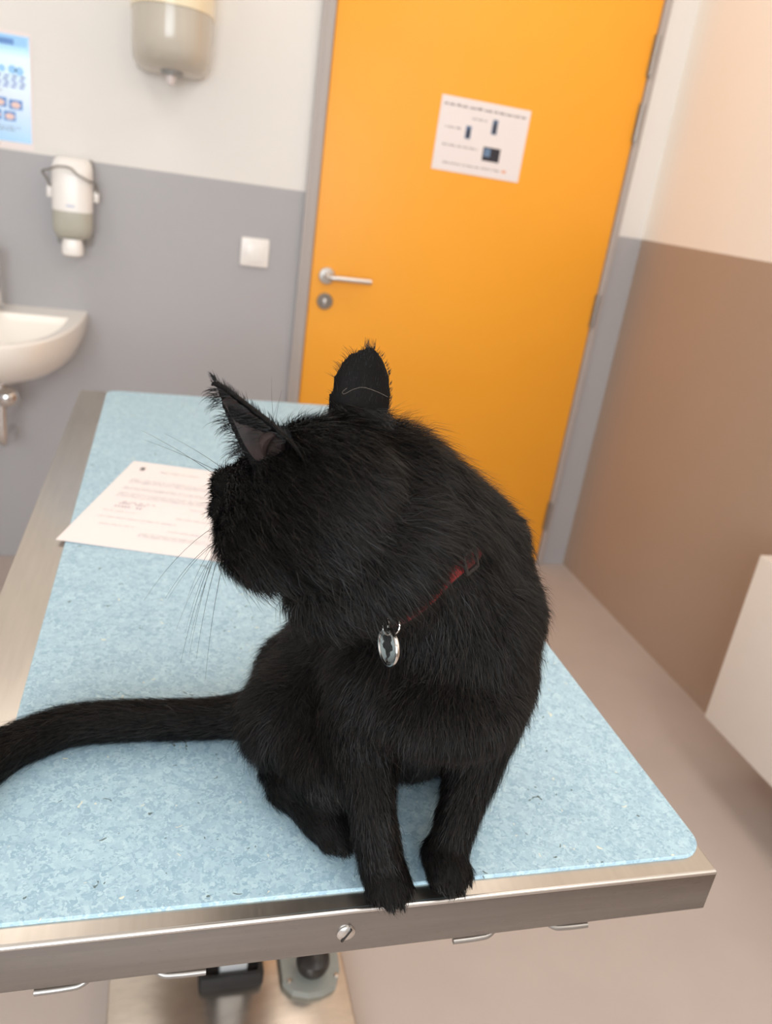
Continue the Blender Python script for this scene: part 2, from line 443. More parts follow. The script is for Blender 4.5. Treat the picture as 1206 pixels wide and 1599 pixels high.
# ------------------------------------------------------------------ soap dispenser
sd = empty('soap_dispenser', (-0.268, YB, 1.0), 'slim white soap dispenser with wire elbow lever above the sink', 'dispenser')
def ssec(w, d0, d1, z, r):
    return [Vector((x, -(d0 + d1) / 2 + y, z)) for x, y in rrect(w, d1 - d0, r, 5)]
obj('back_plate', bx(-.05, .05, -.012, 0, .03, .265, bev=.004), M['grey_plastic'], sd)
obj('reservoir', ring_loft(bmesh.new(), [ssec(.066, .02, .080, .050, .02), ssec(.088, .012, .100, .056, .028), ssec(.103, .011, .112, .072, .034), ssec(.1065, .011, .115, .09, .036), ssec(.1065, .011, .115, .128, .036)]), M['smoke_green'], sd)
cov = obj('cover', ring_loft(bmesh.new(), [ssec(.103, .011, .112, .126, .036), ssec(.107, .011, .116, .127, .038), ssec(.107, .011, .116, .215, .038), ssec(.106, .011, .113, .238, .038), ssec(.098, .011, .100, .255, .036), ssec(.080, .011, .080, .266, .03)]), M['white_plastic'], sd)
obj('maker_mark', bx(-.012, .010, -.1168, -.1155, .139, .145), mat('faint_blue_mark', lin(196, 200, 216), .4, var=.02), cov, smooth=False)
b = bmesh.new()
ring_loft(b, [ssec(.044, .052, .098, .004, .018), ssec(.056, .046, .106, .010, .020), ssec(.058, .045, .108, .030, .020), ssec(.050, .048, .104, .052, .018)])
obj('push_nozzle', b, M['white_plastic'], sd)
b = bmesh.new()
tube(b, bez([(-.056, -.05, .172), (-.066, -.075, .205), (-.074, -.095, .222), (-.050, -.116, .232), (-.030, -.122, .241), (.0, -.123, .240), (.018, -.121, .226), (.045, -.116, .214), (.062, -.085, .205), (.066, -.05, .172)], 6), .0032, 8)
obj('wire_lever', b, M['wire'], sd)
for s in (-1, 1):
    obj('lever_clip', bx(s * .062 - .007, s * .062 + .007, -.062, -.040, .155, .186, bev=.003), M['white_plastic'], sd)

# ------------------------------------------------------------------ hand washing poster
PX0, PX1, PZ0, PZ1 = -0.586, -0.374, 1.266, 1.556
po = empty('hygiene_poster', ((PX0 + PX1) / 2, YB - 0.001, (PZ0 + PZ1) / 2), 'blue hand hygiene poster in a clear sleeve on the white wall', 'poster')
po.rotation_euler = (math.radians(90), 0, 0)
PWd, PHt = PX1 - PX0, PZ1 - PZ0
def poster_mat():
    m = bpy.data.materials.new('poster_print'); m.use_nodes = True
    nt = m.node_tree; b = nt.nodes['Principled BSDF']
    tc = nt.nodes.new('ShaderNodeTexCoord'); sp = nt.nodes.new('ShaderNodeSeparateXYZ')
    nt.links.new(tc.outputs['Generated'], sp.inputs[0])
    r = nt.nodes.new('ShaderNodeValToRGB'); e = r.color_ramp.elements
    e[0].position = 0.0; e[0].color = lin(150, 200, 240); e[1].position = 1.0; e[1].color = lin(150, 200, 246)
    for p, c in ((.18, (176, 208, 240)), (.45, (208, 222, 240)), (.62, (214, 238, 250)), (.80, (214, 244, 252)), (.88, (160, 215, 250))):
        q = e.new(p); q.color = lin(*c)
    nt.links.new(sp.outputs['Y'], r.inputs['Fac']); nt.links.new(r.outputs['Color'], b.inputs['Base Color'])
    b.inputs['Roughness'].default_value = 0.2
    return m
obj('sleeve', sheet(PWd, PHt), M['paper'], po, smooth=False)
z = .0006
pf = obj('poster_field', bx(-PWd/2 + .004, PWd/2 - .006, -PHt/2 + .018, PHt/2 - .010, z, z + .0002), poster_mat(), po, smooth=False)
pb_ = mat('poster_blue', lin(70, 125, 195), 0.3, var=0.1, scale=40); pl_ = mat('poster_lilac', lin(196, 196, 226), 0.3, var=0.02)
pk_ = mat('poster_skin', lin(226, 190, 178), 0.3, var=0.06, scale=60); pd_ = mat('poster_pale_blue', lin(140, 196, 244), 0.3, var=0.05)
z2 = z + .0003
obj('header_band', bx(-PWd/2 + .004, PWd/2 - .012, PHt/2 - .036, PHt/2 - .014, z2, z2 + .0002), pd_, po, smooth=False)
obj('header_print', bx(-.085, .062, PHt/2 - .034, PHt/2 - .020, z2 + .0003, z2 + .0005), pb_, po, smooth=False)
for cx in (.056, .074, .030, .004, -.03):
    b = bmesh.new(); bmesh.ops.create_circle(b, cap_ends=True, segments=20, radius=.011 if cx > .05 else .009, matrix=Matrix.Translation((cx, .052 if cx < .06 else .050, z2)))
    obj('blue_drop', b, pd_, po, smooth=False)
tb = bmesh.new()
for j in range(4):
    for i in range(9):
        box(tb, -.09 + i * .0202 + (j % 2) * .004, -.09 + i * .0202 + .013 + (j % 2) * .004, .008 + j * .0085, .008 + j * .0085 + .0055, z2, z2 + .0002)
obj('hand_icons', tb, mat('poster_icon_blue', lin(120, 140, 200), 0.3, var=0.25, scale=90), po, smooth=False)
for cx, cy, w in ((.062, -.033, .034), (.022, -.030, .034), (-.02, -.030, .034), (-.06, -.030, .034), (.046, -.063, .030), (.010, -.062, .030), (-.03, -.062, .030)):
    f0 = obj('step_picture', bx(cx - w/2, cx + w/2, cy - .012, cy + .012, z2, z2 + .0002), pb_, po, smooth=False)
    b = bmesh.new(); bmesh.ops.create_circle(b, cap_ends=True, segments=16, radius=.008, matrix=Matrix.Translation((cx, cy - .001, z2 + .0004)) @ Matrix.Diagonal((1.5, 1, 1, 1)))
    obj('hand_print', b, pk_, f0, smooth=False)
for ln in ((-.09, .075, -.092, .004), (-.09, .06, -.099, .004), (-.09, .02, -.085, .003), (-.09, .03, -.003, .004), (-.09, .02, -.137, .005)):
    text_line(po, M['ink'], *ln, z2, rr)

# ------------------------------------------------------------------ wash basin, tap and trap
SX, SW = -0.497, 0.262
sk = empty('wash_basin', (SX, YB, 0.68), 'white ceramic wall hung wash basin on the grey wall', 'basin')
def bsec(s, z, dep, w, inset=0.0, n=36, exp=2.7):
    """D-shaped basin outline: flat back at y=-inset, rounded front"""
    pts = []
    for k in range(n + 1):
        a = math.pi + math.pi * k / n
        c, q = math.cos(a), abs(math.sin(a))
        pts.append(Vector((w * s * math.copysign(abs(c) ** (2 / exp), c), -inset - (dep * s - inset) * q ** (2 / exp), z)))
    return pts
Zb = 0.68
outer = [bsec(1, .690 - Zb, .30, .17), bsec(1, .700 - Zb, .42, .205), bsec(1, .735 - Zb, .525, .240), bsec(1, .78 - Zb, .575, .257), bsec(1, .820 - Zb, .59, .262), bsec(1, .832 - Zb, .588, .261), bsec(1, .836 - Zb, .58, .256),
         bsec(1, .834 - Zb, .555, .220, .12), bsec(1, .815 - Zb, .540, .205, .135), bsec(1, .76 - Zb, .49, .18, .15), bsec(1, .725 - Zb, .43, .15, .18), bsec(1, .718 - Zb, .35, .08, .24)]
obj('bowl', ring_loft(bmesh.new(), outer), M['ceramic'], sk)
tp = empty('basin_tap', (-.480, 2.53, .835), 'chrome tap standing on the white basin at the left edge', 'tap')
b = bmesh.new(); lathe(b, [(0, 0), (.029, 0), (.029, .006), (.0225, .012), (.0215, .13), (.023, .135), (.023, .162), (.018, .17), (0, .17)], (0, 0, 0), 'z', 24)
obj('tap_body', b, M['chrome'], tp)
b = bmesh.new(); tube(b, bez([(0, -.01, .075), (0, -.06, .085), (0, -.115, .082), (0, -.135, .066)], 5), .0125, 12); obj('spout', b, M['chrome'], tp)
b = bmesh.new(); tube(b, [(0, 0, .17), (0, -.02, .182), (0, -.11, .20)], [.010, .009, .007], 10); obj('tap_lever', b, M['chrome'], tp)
tr = empty('drain_trap', (-.447, 2.45, .45), 'chrome drain trap under the white basin', 'drain')
b = bmesh.new(); bmesh.ops.create_uvsphere(b, u_segments=24, v_segments=16, radius=.0335, matrix=Matrix.Translation((.004, 0, .15))); obj('trap_bulb', b, M['chrome'], tr)
b = bmesh.new(); tube(b, [(-.012, 0, .17), (-.012, 0, .238)], .016, 16); obj('upper_pipe', b, M['chrome'], tr)
b = bmesh.new(); tube(b, bez([(-.012, 0, .14), (-.012, 0, .05), (-.012, .01, .012), (-.012, .05, 0), (-.012, .17, 0)], 6), .0155, 16); obj('lower_pipe', b, M['chrome'], tr)

# ------------------------------------------------------------------ white wall cabinet on the right
cb = empty('wall_cabinet', (1.45, 0.9, 0.18), 'plain white wall hung cabinet on the taupe wall', 'cabinet')
CX0, CY1 = -0.10, 0.503
obj('carcass', bx(CX0 + .018, .128, -0.5, CY1, .0, .459, bev=.0015), M['cabinet'], cb)
obj('door_panel', bx(CX0, CX0 + .018, -0.5, CY1, .0, .459, bev=.0015), M['cabinet'], cb)

# ------------------------------------------------------------------ examination table
TZ = 0.87
TX0, TX1, TY0, TY1 = -0.158, 0.4125, 0.366, 1.600
tb_ = empty('examination_table', (.13, .98, 0), 'stainless steel veterinary examination table on a lifting column', 'table')
tb_o = Vector((.13, .98, 0))
def TB(name, bm, m, parent=None, smooth=True):
    o = obj(name, bm, m, tb_, smooth)
    bpy.context.view_layer.update()
    o.matrix_parent_inverse = Matrix.Translation(-tb_o)
    return o
b = bmesh.new(); box(b, TX0, TX1, TY0, TY1, TZ - .003, TZ, bev=.0014); TB('table_top', b, M['steel_top'])
TL = .832
for a in ((TX0, TX1, TY0, TY0 + .0025, 'front_apron'), (TX0, TX1, TY1 - .0025, TY1, 'back_apron'), (TX0, TX0 + .0025, TY0 + .0025, TY1 - .0025, 'side_apron'), (TX1 - .0025, TX1, TY0 + .0025, TY1 - .0025, 'side_apron')):
    b = bmesh.new(); box(b, a[0], a[1], a[2], a[3], TL, TZ - .0012, bev=.0006); o = TB(a[4], b, M['steel'])
b = bmesh.new(); tube(b, [(TX0 + .001, TY0 + .0018, TZ - .0019), (TX1 - .001, TY0 + .0018, TZ - .0019)], .0021, 12); TB('rolled_edge', b, M['satin'])
# screw head in the front apron
b = bmesh.new()
lathe(b, [(0, 0.0), (.0064, 0), (.0062, .0012), (.0045, .0022), (.002, .0027), (0, .0028)], (.127, TY0, .8505), 'y', 24)
scw = TB('screw', b, M['satin'])
b = bmesh.new(); box(b, -.0058, .0058, -.0032, -.0018, -.0006, .0006)
bmesh.ops.rotate(b, verts=b.verts, cent=(0, 0, 0), matrix=Matrix.Rotation(math.radians(-62), 3, 'Y'))
bmesh.ops.translate(b, verts=b.verts, vec=(.127, TY0, .8505))
sl = TB('screw_slot', b, M['black_plastic']); sl.parent = scw; sl.matrix_parent_inverse = Matrix.Identity(4)
# wire hooks under the front edge
for xe, s in ((-.066, 1), (.037, -1), (.208, 1), (.314, -1)):
    b = bmesh.new()
    tube(b, bez([(xe, TY0 + .002, TL - .0050), (xe + s * .018, TY0 + .002, TL - .0046), (xe + s * .028, TY0 + .003, TL - .0034), (xe + s * .036, TY0 + .009, TL + .002), (xe + s * .038, TY0 + .022, TL + .007)], 5), .0023, 10)
    TB('cord_hook', b, M['wire'])
# frame under the top, column, base
b = bmesh.new(); box(b, .03, .23, .62, 1.34, TZ - .05, TZ - .0035, bev=.003); TB('top_bracket', b, M['grey_metal'])
CXa, CXb, CYa, CYb = .098, .176, .945, 1.03
b = bmesh.new(); box(b, CXa + .019, CXb - .012, CYa - .004, CYb, .05, TZ - .05, bev=.004); TB('column', b, M['grey_metal'])
b = bmesh.new()
for xa, xb in ((CXa - .006, CXa + .0185), (CXb - .0115, CXb + .006)): box(b, xa, xb, CYa, CYb + .01, .05, .36, bev=.003)
TB('column_sleeve', b, M['black_plastic'])
b = bmesh.new()
cxm, cym = (CXa + CXb) / 2, (CYa + CYb) / 2
out = rrect(.108, .125, .008, 4); inn = rrect(.088, .106, .004, 4)
rg = lambda o, z: [Vector((cxm + x, cym + y, z)) for x, y in o]
ring_loft(b, [rg(out, .046), rg(out, .066), rg([(x * .96, y * .96) for x, y in out], .072), rg(inn, .072), rg(inn, .046)], False, False)
TB('rubber_collar', b, M['black_rubber'])
b = bmesh.new(); box(b, -.059, .334, .62, 1.36, .0, .046, bev=.004); TB('base_plate', b, M['base_steel'])
b = bmesh.new()
pl = [(.222, .99), (.222, .918), (.236, .898), (.262, .889), (.286, .890), (.310, .899), (.321, .925), (.325, .99)]
ring_loft(b, [[Vector((x, y, .046)) for x, y in pl], [Vector((x, y, .060)) for x, y in pl]]); TB('pedal_plate', b, M['pedal_grey'], smooth=False)
b = bmesh.new(); lathe(b, [(0, .058), (.014, .058), (.015, .07), (.026, .074), (.029, .085), (.027, .097), (.016, .105), (0, .107)], (.272, .928, 0), 'z', 28); TB('foot_knob', b, M['black_plastic'])
b = bmesh.new(); tube(b, [(.272, .955, .066), (.274, 1.03, .066)], .012, 12); TB('pedal_arm', b, M['satin'])
for x, y in ((.232, .914), (.312, .914)):
    b = bmesh.new(); lathe(b, [(0, .0595), (.004, .0595), (.004, .062), (0, .063)], (x, y, 0), 'z', 12); TB('plate_screw', b, M['satin'])

# blue mat lying on the table
MT = TZ + .003
mx0, mx1, my0, my1 = -.1085, TX1 + .0005, TY0 + .0145, TY1 - .001
rcm = [(x + (mx0 + mx1) / 2, y + (my0 + my1) / 2) for x, y in rrect(mx1 - mx0, my1 - my0, .021, 10)]
shr = lambda s: [((x - (mx0 + mx1) / 2) * (1 - s / .26) + (mx0 + mx1) / 2, (y - (my0 + my1) / 2) * (1 - s / .61) + (my0 + my1) / 2) for x, y in rcm]
b = bmesh.new()
ring_loft(b, [[Vector((x, y, TZ + .0001)) for x, y in rcm], [Vector((x, y, MT - .0005)) for x, y in rcm], [Vector((x, y, MT)) for x, y in shr(.0006)]])
tag(obj('table_mat', b, M['mat'], smooth=False), 'pale blue flecked rubber mat lying on the steel table top', 'mat')

# printed form lying on the mat
fo = empty('printed_form', (.0205, 1.031, MT + .0004), 'white printed form lying on the blue mat behind the cat', 'paper')
fo.rotation_euler = (0, 0, math.radians(-14.9))
obj('paper', sheet(.21, .297, .0003, lambda u, v: .0012 * (1 - u) ** 3 * (1 - v)), M['paper'], fo)
rr = random.Random(11)
zt = .0022
zt = .0016
def para(y, x0=-.085, x1=.088, n=1, hg=.003):
    for k in range(n):
        text_line(fo, M['ink_soft'], x0, x1 - rr.uniform(0, .03), y - k * .0062, hg, zt, rr, .85)
para(.112, -.055, .02, hg=.004); para(.072, n=3); para(.040, n=2); para(.018, n=3); para(-.012, .02, .088, n=1); para(-.046, -.085, -.02); para(-.046, .01, .07); para(-.066, -.085, .03); para(-.088, -.075, .0); para(-.088, .01, .088); para(-.105, -.02, .088, n=2)
for ln in ((-.072, -.035, -.020, .006), (-.075, -.038, -.031, .007), (-.070, -.025, -.014, .004)):
    text_line(fo, M['ink_mid'], *ln, zt, rr, .5)
b = bx(-.085, -.079, .112, .122, zt, zt + .0002); obj('logo_print', b, M['ink'], fo, smooth=False)
CAT_ELL = [((0.2023, 0.452, 1.0169),(0.058, 0.056, 0.066), None),
 ((0.1897, 0.418, 0.9984),(0.057, 0.045, 0.034), None),
 ((0.2381, 0.47, 1.0296),(0.034, 0.042, 0.05), None),
 ((0.2347, 0.447, 0.9923),(0.033, 0.035, 0.042), None),
 ((0.2205, 0.492, 1.0735),(0.042, 0.042, 0.042), None),
 ((0.1876, 0.482, 1.0938),(0.042, 0.042, 0.042), None),
 ((0.1469, 0.44, 0.9946),(0.036, 0.038, 0.046), None),
 ((0.1758, 0.51, 0.9802),(0.058, 0.058, 0.058), None),
 ((0.1485, 0.535, 0.9494),(0.054, 0.054, 0.054), None),
 ((0.1209, 0.552, 0.9229),(0.043, 0.043, 0.043), None),
 ((0.1096, 0.503, 0.9228),(0.046, 0.05, 0.046), None),
 ((0.1233, 0.458, 0.9196),(0.034, 0.04, 0.034), None),
 ((0.1937, 0.49, 0.9306),(0.049, 0.049, 0.049), None),
 ((0.2313, 0.5, 0.9181),(0.044, 0.044, 0.044), None),
 ((0.1423, 0.47, 1.1258),(0.044, 0.044, 0.044), None),
 ((0.1515, 0.3787, 0.8875),(0.0165, 0.021, 0.0125), [(0.9929, 0.1191, 0.0),(0.1191, -0.9929, 0.0),(0.0, 0.0, 1.0)]),
 ((0.1415, 0.3664, 0.8847),(0.0055, 0.0095, 0.0072), [(0.9929, 0.1191, 0.0),(0.1191, -0.9929, 0.0),(0.0, 0.0, 1.0)]),
 ((0.1497, 0.3614, 0.8847),(0.0055, 0.0095, 0.0072), [(0.9929, 0.1191, 0.0),(0.1191, -0.9929, 0.0),(0.0, 0.0, 1.0)]),
 ((0.1573, 0.3623, 0.8847),(0.0055, 0.0095, 0.0072), [(0.9929, 0.1191, 0.0),(0.1191, -0.9929, 0.0),(0.0, 0.0, 1.0)]),
 ((0.1641, 0.3691, 0.8847),(0.0055, 0.0095, 0.0072), [(0.9929, 0.1191, 0.0),(0.1191, -0.9929, 0.0),(0.0, 0.0, 1.0)]),
 ((0.1969, 0.3852, 0.8875),(0.0165, 0.021, 0.0125), [(0.9988, 0.0499, 0.0),(0.0499, -0.9988, 0.0),(0.0, 0.0, 1.0)]),
 ((0.1861, 0.3736, 0.8847),(0.0055, 0.0095, 0.0072), [(0.9988, 0.0499, 0.0),(0.0499, -0.9988, 0.0),(0.0, 0.0, 1.0)]),
 ((0.194, 0.368, 0.8847),(0.0055, 0.0095, 0.0072), [(0.9988, 0.0499, 0.0),(0.0499, -0.9988, 0.0),(0.0, 0.0, 1.0)]),
 ((0.2016, 0.3684, 0.8847),(0.0055, 0.0095, 0.0072), [(0.9988, 0.0499, 0.0),(0.0499, -0.9988, 0.0),(0.0, 0.0, 1.0)]),
 ((0.2089, 0.3748, 0.8847),(0.0055, 0.0095, 0.0072), [(0.9988, 0.0499, 0.0),(0.0499, -0.9988, 0.0),(0.0, 0.0, 1.0)]),
 ((0.1226, 0.4254, 0.8865),(0.015675, 0.01995, 0.011875), [(0.8944, 0.4472, 0.0),(0.4472, -0.8944, 0.0),(0.0, 0.0, 1.0)]),
 ((0.1175, 0.4114, 0.8837),(0.005225, 0.009025, 0.00684), [(0.8944, 0.4472, 0.0),(0.4472, -0.8944, 0.0),(0.0, 0.0, 1.0)]),
 ((0.1267, 0.4092, 0.8837),(0.005225, 0.009025, 0.00684), [(0.8944, 0.4472, 0.0),(0.4472, -0.8944, 0.0),(0.0, 0.0, 1.0)]),
 ((0.1331, 0.4124, 0.8837),(0.005225, 0.009025, 0.00684), [(0.8944, 0.4472, 0.0),(0.4472, -0.8944, 0.0),(0.0, 0.0, 1.0)]),
 ((0.1369, 0.421, 0.8837),(0.005225, 0.009025, 0.00684), [(0.8944, 0.4472, 0.0),(0.4472, -0.8944, 0.0),(0.0, 0.0, 1.0)]),
 ((0.2362, 0.4712, 0.8865),(0.01485, 0.0189, 0.011250000000000001), [(0.9536, 0.3011, 0.0),(0.3011, -0.9536, 0.0),(0.0, 0.0, 1.0)]),
 ((0.2293, 0.459, 0.8837),(0.0049499999999999995, 0.00855, 0.00648), [(0.9536, 0.3011, 0.0),(0.3011, -0.9536, 0.0),(0.0, 0.0, 1.0)]),
 ((0.2376, 0.4554, 0.8837),(0.0049499999999999995, 0.00855, 0.00648), [(0.9536, 0.3011, 0.0),(0.3011, -0.9536, 0.0),(0.0, 0.0, 1.0)]),
 ((0.2442, 0.4574, 0.8837),(0.0049499999999999995, 0.00855, 0.00648), [(0.9536, 0.3011, 0.0),(0.3011, -0.9536, 0.0),(0.0, 0.0, 1.0)]),
 ((0.2489, 0.4652, 0.8837),(0.0049499999999999995, 0.00855, 0.00648), [(0.9536, 0.3011, 0.0),(0.3011, -0.9536, 0.0),(0.0, 0.0, 1.0)]),
 ((0.0867, 0.437, 1.1265),(0.049, 0.054, 0.047), [(0.7705, 0.6073, 0.1938),(-0.5982, 0.7938, -0.1093),(-0.2203, -0.0317, 0.9749)]),
 ((0.0908, 0.427, 1.1415),(0.042, 0.042, 0.04), [(0.7705, 0.6073, 0.1938),(-0.5982, 0.7938, -0.1093),(-0.2203, -0.0317, 0.9749)]),
 ((0.0608, 0.429, 1.1101),(0.028, 0.032, 0.028), [(0.7705, 0.6073, 0.1938),(-0.5982, 0.7938, -0.1093),(-0.2203, -0.0317, 0.9749)]),
 ((0.1039, 0.4631, 1.121),(0.028, 0.032, 0.028), [(0.7705, 0.6073, 0.1938),(-0.5982, 0.7938, -0.1093),(-0.2203, -0.0317, 0.9749)]),
 ((0.0641, 0.4689, 1.1163),(0.026, 0.024, 0.024), [(0.7705, 0.6073, 0.1938),(-0.5982, 0.7938, -0.1093),(-0.2203, -0.0317, 0.9749)]),
 ((0.0593, 0.4806, 1.0992),(0.023, 0.018, 0.016), [(0.7705, 0.6073, 0.1938),(-0.5982, 0.7938, -0.1093),(-0.2203, -0.0317, 0.9749)]),
 ((0.0468, 0.4808, 1.0963),(0.012, 0.011, 0.01), [(0.7705, 0.6073, 0.1938),(-0.5982, 0.7938, -0.1093),(-0.2203, -0.0317, 0.9749)]),
 ((0.0622, 0.493, 1.1002),(0.012, 0.011, 0.01), [(0.7705, 0.6073, 0.1938),(-0.5982, 0.7938, -0.1093),(-0.2203, -0.0317, 0.9749)]),
 ((0.0643, 0.4778, 1.0879),(0.015, 0.014, 0.01), [(0.7705, 0.6073, 0.1938),(-0.5982, 0.7938, -0.1093),(-0.2203, -0.0317, 0.9749)]),
 ((0.0512, 0.4873, 1.1099),(0.008, 0.01, 0.008), [(0.7705, 0.6073, 0.1938),(-0.5982, 0.7938, -0.1093),(-0.2203, -0.0317, 0.9749)]),
 ((0.0407, 0.4609, 1.1313),(0.013, 0.012, 0.01), [(0.7705, 0.6073, 0.1938),(-0.5982, 0.7938, -0.1093),(-0.2203, -0.0317, 0.9749)]),
 ((0.0408, 0.4562, 1.1147),(0.012, 0.014, 0.014), [(0.7705, 0.6073, 0.1938),(-0.5982, 0.7938, -0.1093),(-0.2203, -0.0317, 0.9749)]),
 ((0.0715, 0.4852, 1.139),(0.013, 0.012, 0.01), [(0.7705, 0.6073, 0.1938),(-0.5982, 0.7938, -0.1093),(-0.2203, -0.0317, 0.9749)]),
 ((0.0809, 0.4878, 1.1248),(0.012, 0.014, 0.014), [(0.7705, 0.6073, 0.1938),(-0.5982, 0.7938, -0.1093),(-0.2203, -0.0317, 0.9749)]),
 ((0.0492, 0.4441, 1.109),(0.018, 0.019, 0.018), [(0.7705, 0.6073, 0.1938),(-0.5982, 0.7938, -0.1093),(-0.2203, -0.0317, 0.9749)]),
 ((0.0923, 0.4781, 1.1199),(0.018, 0.019, 0.018), [(0.7705, 0.6073, 0.1938),(-0.5982, 0.7938, -0.1093),(-0.2203, -0.0317, 0.9749)]),
 ((0.1254, 0.43, 1.1055),(0.048, 0.046, 0.046), None),
 ((0.1012, 0.42, 1.0891),(0.03, 0.03, 0.03), None),
 ((0.1607, 0.45, 1.1022),(0.04, 0.04, 0.04), None),
 ((0.0976, 0.4343, 1.1022),(0.033, 0.038, 0.028), [(0.7705, 0.6073, 0.1938),(-0.5982, 0.7938, -0.1093),(-0.2203, -0.0317, 0.9749)])]
CAT_TUBE = [[((0.1427, 0.462, 1.1273), 0.042),
 ((0.1859, 0.478, 1.0965), 0.042),
 ((0.2198, 0.49, 1.0734), 0.042),
 ((0.205, 0.52, 1.015), 0.052),
 ((0.172, 0.54, 0.965), 0.054),
 ((0.135, 0.553, 0.928), 0.048)], [((0.2381, 0.47, 1.0296), 0.038),
 ((0.215, 0.505, 0.985), 0.05),
 ((0.2313, 0.5, 0.9181), 0.045)], [((0.172, 0.54, 0.965), 0.05),
 ((0.1096, 0.503, 0.9228), 0.044)], [((0.2007, 0.468, 1.0337), 0.054),
 ((0.1634, 0.462, 1.0774), 0.052),
 ((0.1272, 0.45, 1.1104), 0.05)], [((0.1401, 0.442, 0.9666), 0.03),
 ((0.1399, 0.419, 0.9467), 0.0225),
 ((0.1419, 0.397, 0.9276), 0.0165),
 ((0.1468, 0.388, 0.9052), 0.015),
 ((0.15, 0.382, 0.8911), 0.015)], [((0.2287, 0.442, 0.9624), 0.032),
 ((0.223, 0.424, 0.9369), 0.0225),
 ((0.2117, 0.406, 0.916), 0.0165),
 ((0.204, 0.396, 0.897), 0.0145),
 ((0.2007, 0.391, 0.8876), 0.0145)], [((0.0949, 0.4816, 0.889), 0.0165),
 ((0.1081, 0.4502, 0.889), 0.0155),
 ((0.1194, 0.4266, 0.888), 0.0155)], [((0.1108, 0.5, 0.9054), 0.03),
 ((0.0995, 0.4624, 0.892), 0.019)], [((0.2429, 0.4989, 0.889), 0.016),
 ((0.2361, 0.4721, 0.889), 0.0155)], [((0.1191, 0.555, 0.9014), 0.026),
 ((0.1058, 0.5513, 0.8995), 0.0239),
 ((0.0926, 0.5477, 0.8977), 0.0218),
 ((0.0807, 0.5451, 0.896), 0.02),
 ((0.0716, 0.5444, 0.8945), 0.0186),
 ((0.0639, 0.5447, 0.8931), 0.0174),
 ((0.0549, 0.5452, 0.892), 0.0165),
 ((0.043, 0.5456, 0.8911), 0.0159),
 ((0.0298, 0.5463, 0.8904), 0.0157),
 ((0.0168, 0.5469, 0.89), 0.0155),
 ((0.0045, 0.5476, 0.8899), 0.0154),
 ((-0.0077, 0.5483, 0.8899), 0.0155),
 ((-0.0205, 0.5484, 0.89), 0.0155),
 ((-0.0348, 0.548, 0.89), 0.0155),
 ((-0.0497, 0.5471, 0.89), 0.0155),
 ((-0.0632, 0.5447, 0.89), 0.0155),
 ((-0.0747, 0.5402, 0.89), 0.0156),
 ((-0.0847, 0.5342, 0.89), 0.0157),
 ((-0.0931, 0.5285, 0.89), 0.0158),
 ((-0.0992, 0.524, 0.89), 0.0159),
 ((-0.1037, 0.5199, 0.8901), 0.0159),
 ((-0.1082, 0.5144, 0.89), 0.0158),
 ((-0.1138, 0.5074, 0.8898), 0.0157),
 ((-0.1195, 0.4991, 0.8894), 0.0155),
 ((-0.1242, 0.4887, 0.889), 0.015),
 ((-0.1277, 0.4746, 0.8884), 0.0142),
 ((-0.1302, 0.4585, 0.8876), 0.0131),
 ((-0.132, 0.444, 0.887), 0.012),
 ((-0.1331, 0.4329, 0.8866), 0.011),
 ((-0.1335, 0.4234, 0.8863), 0.01),
 ((-0.1339, 0.4139, 0.886), 0.009)]]
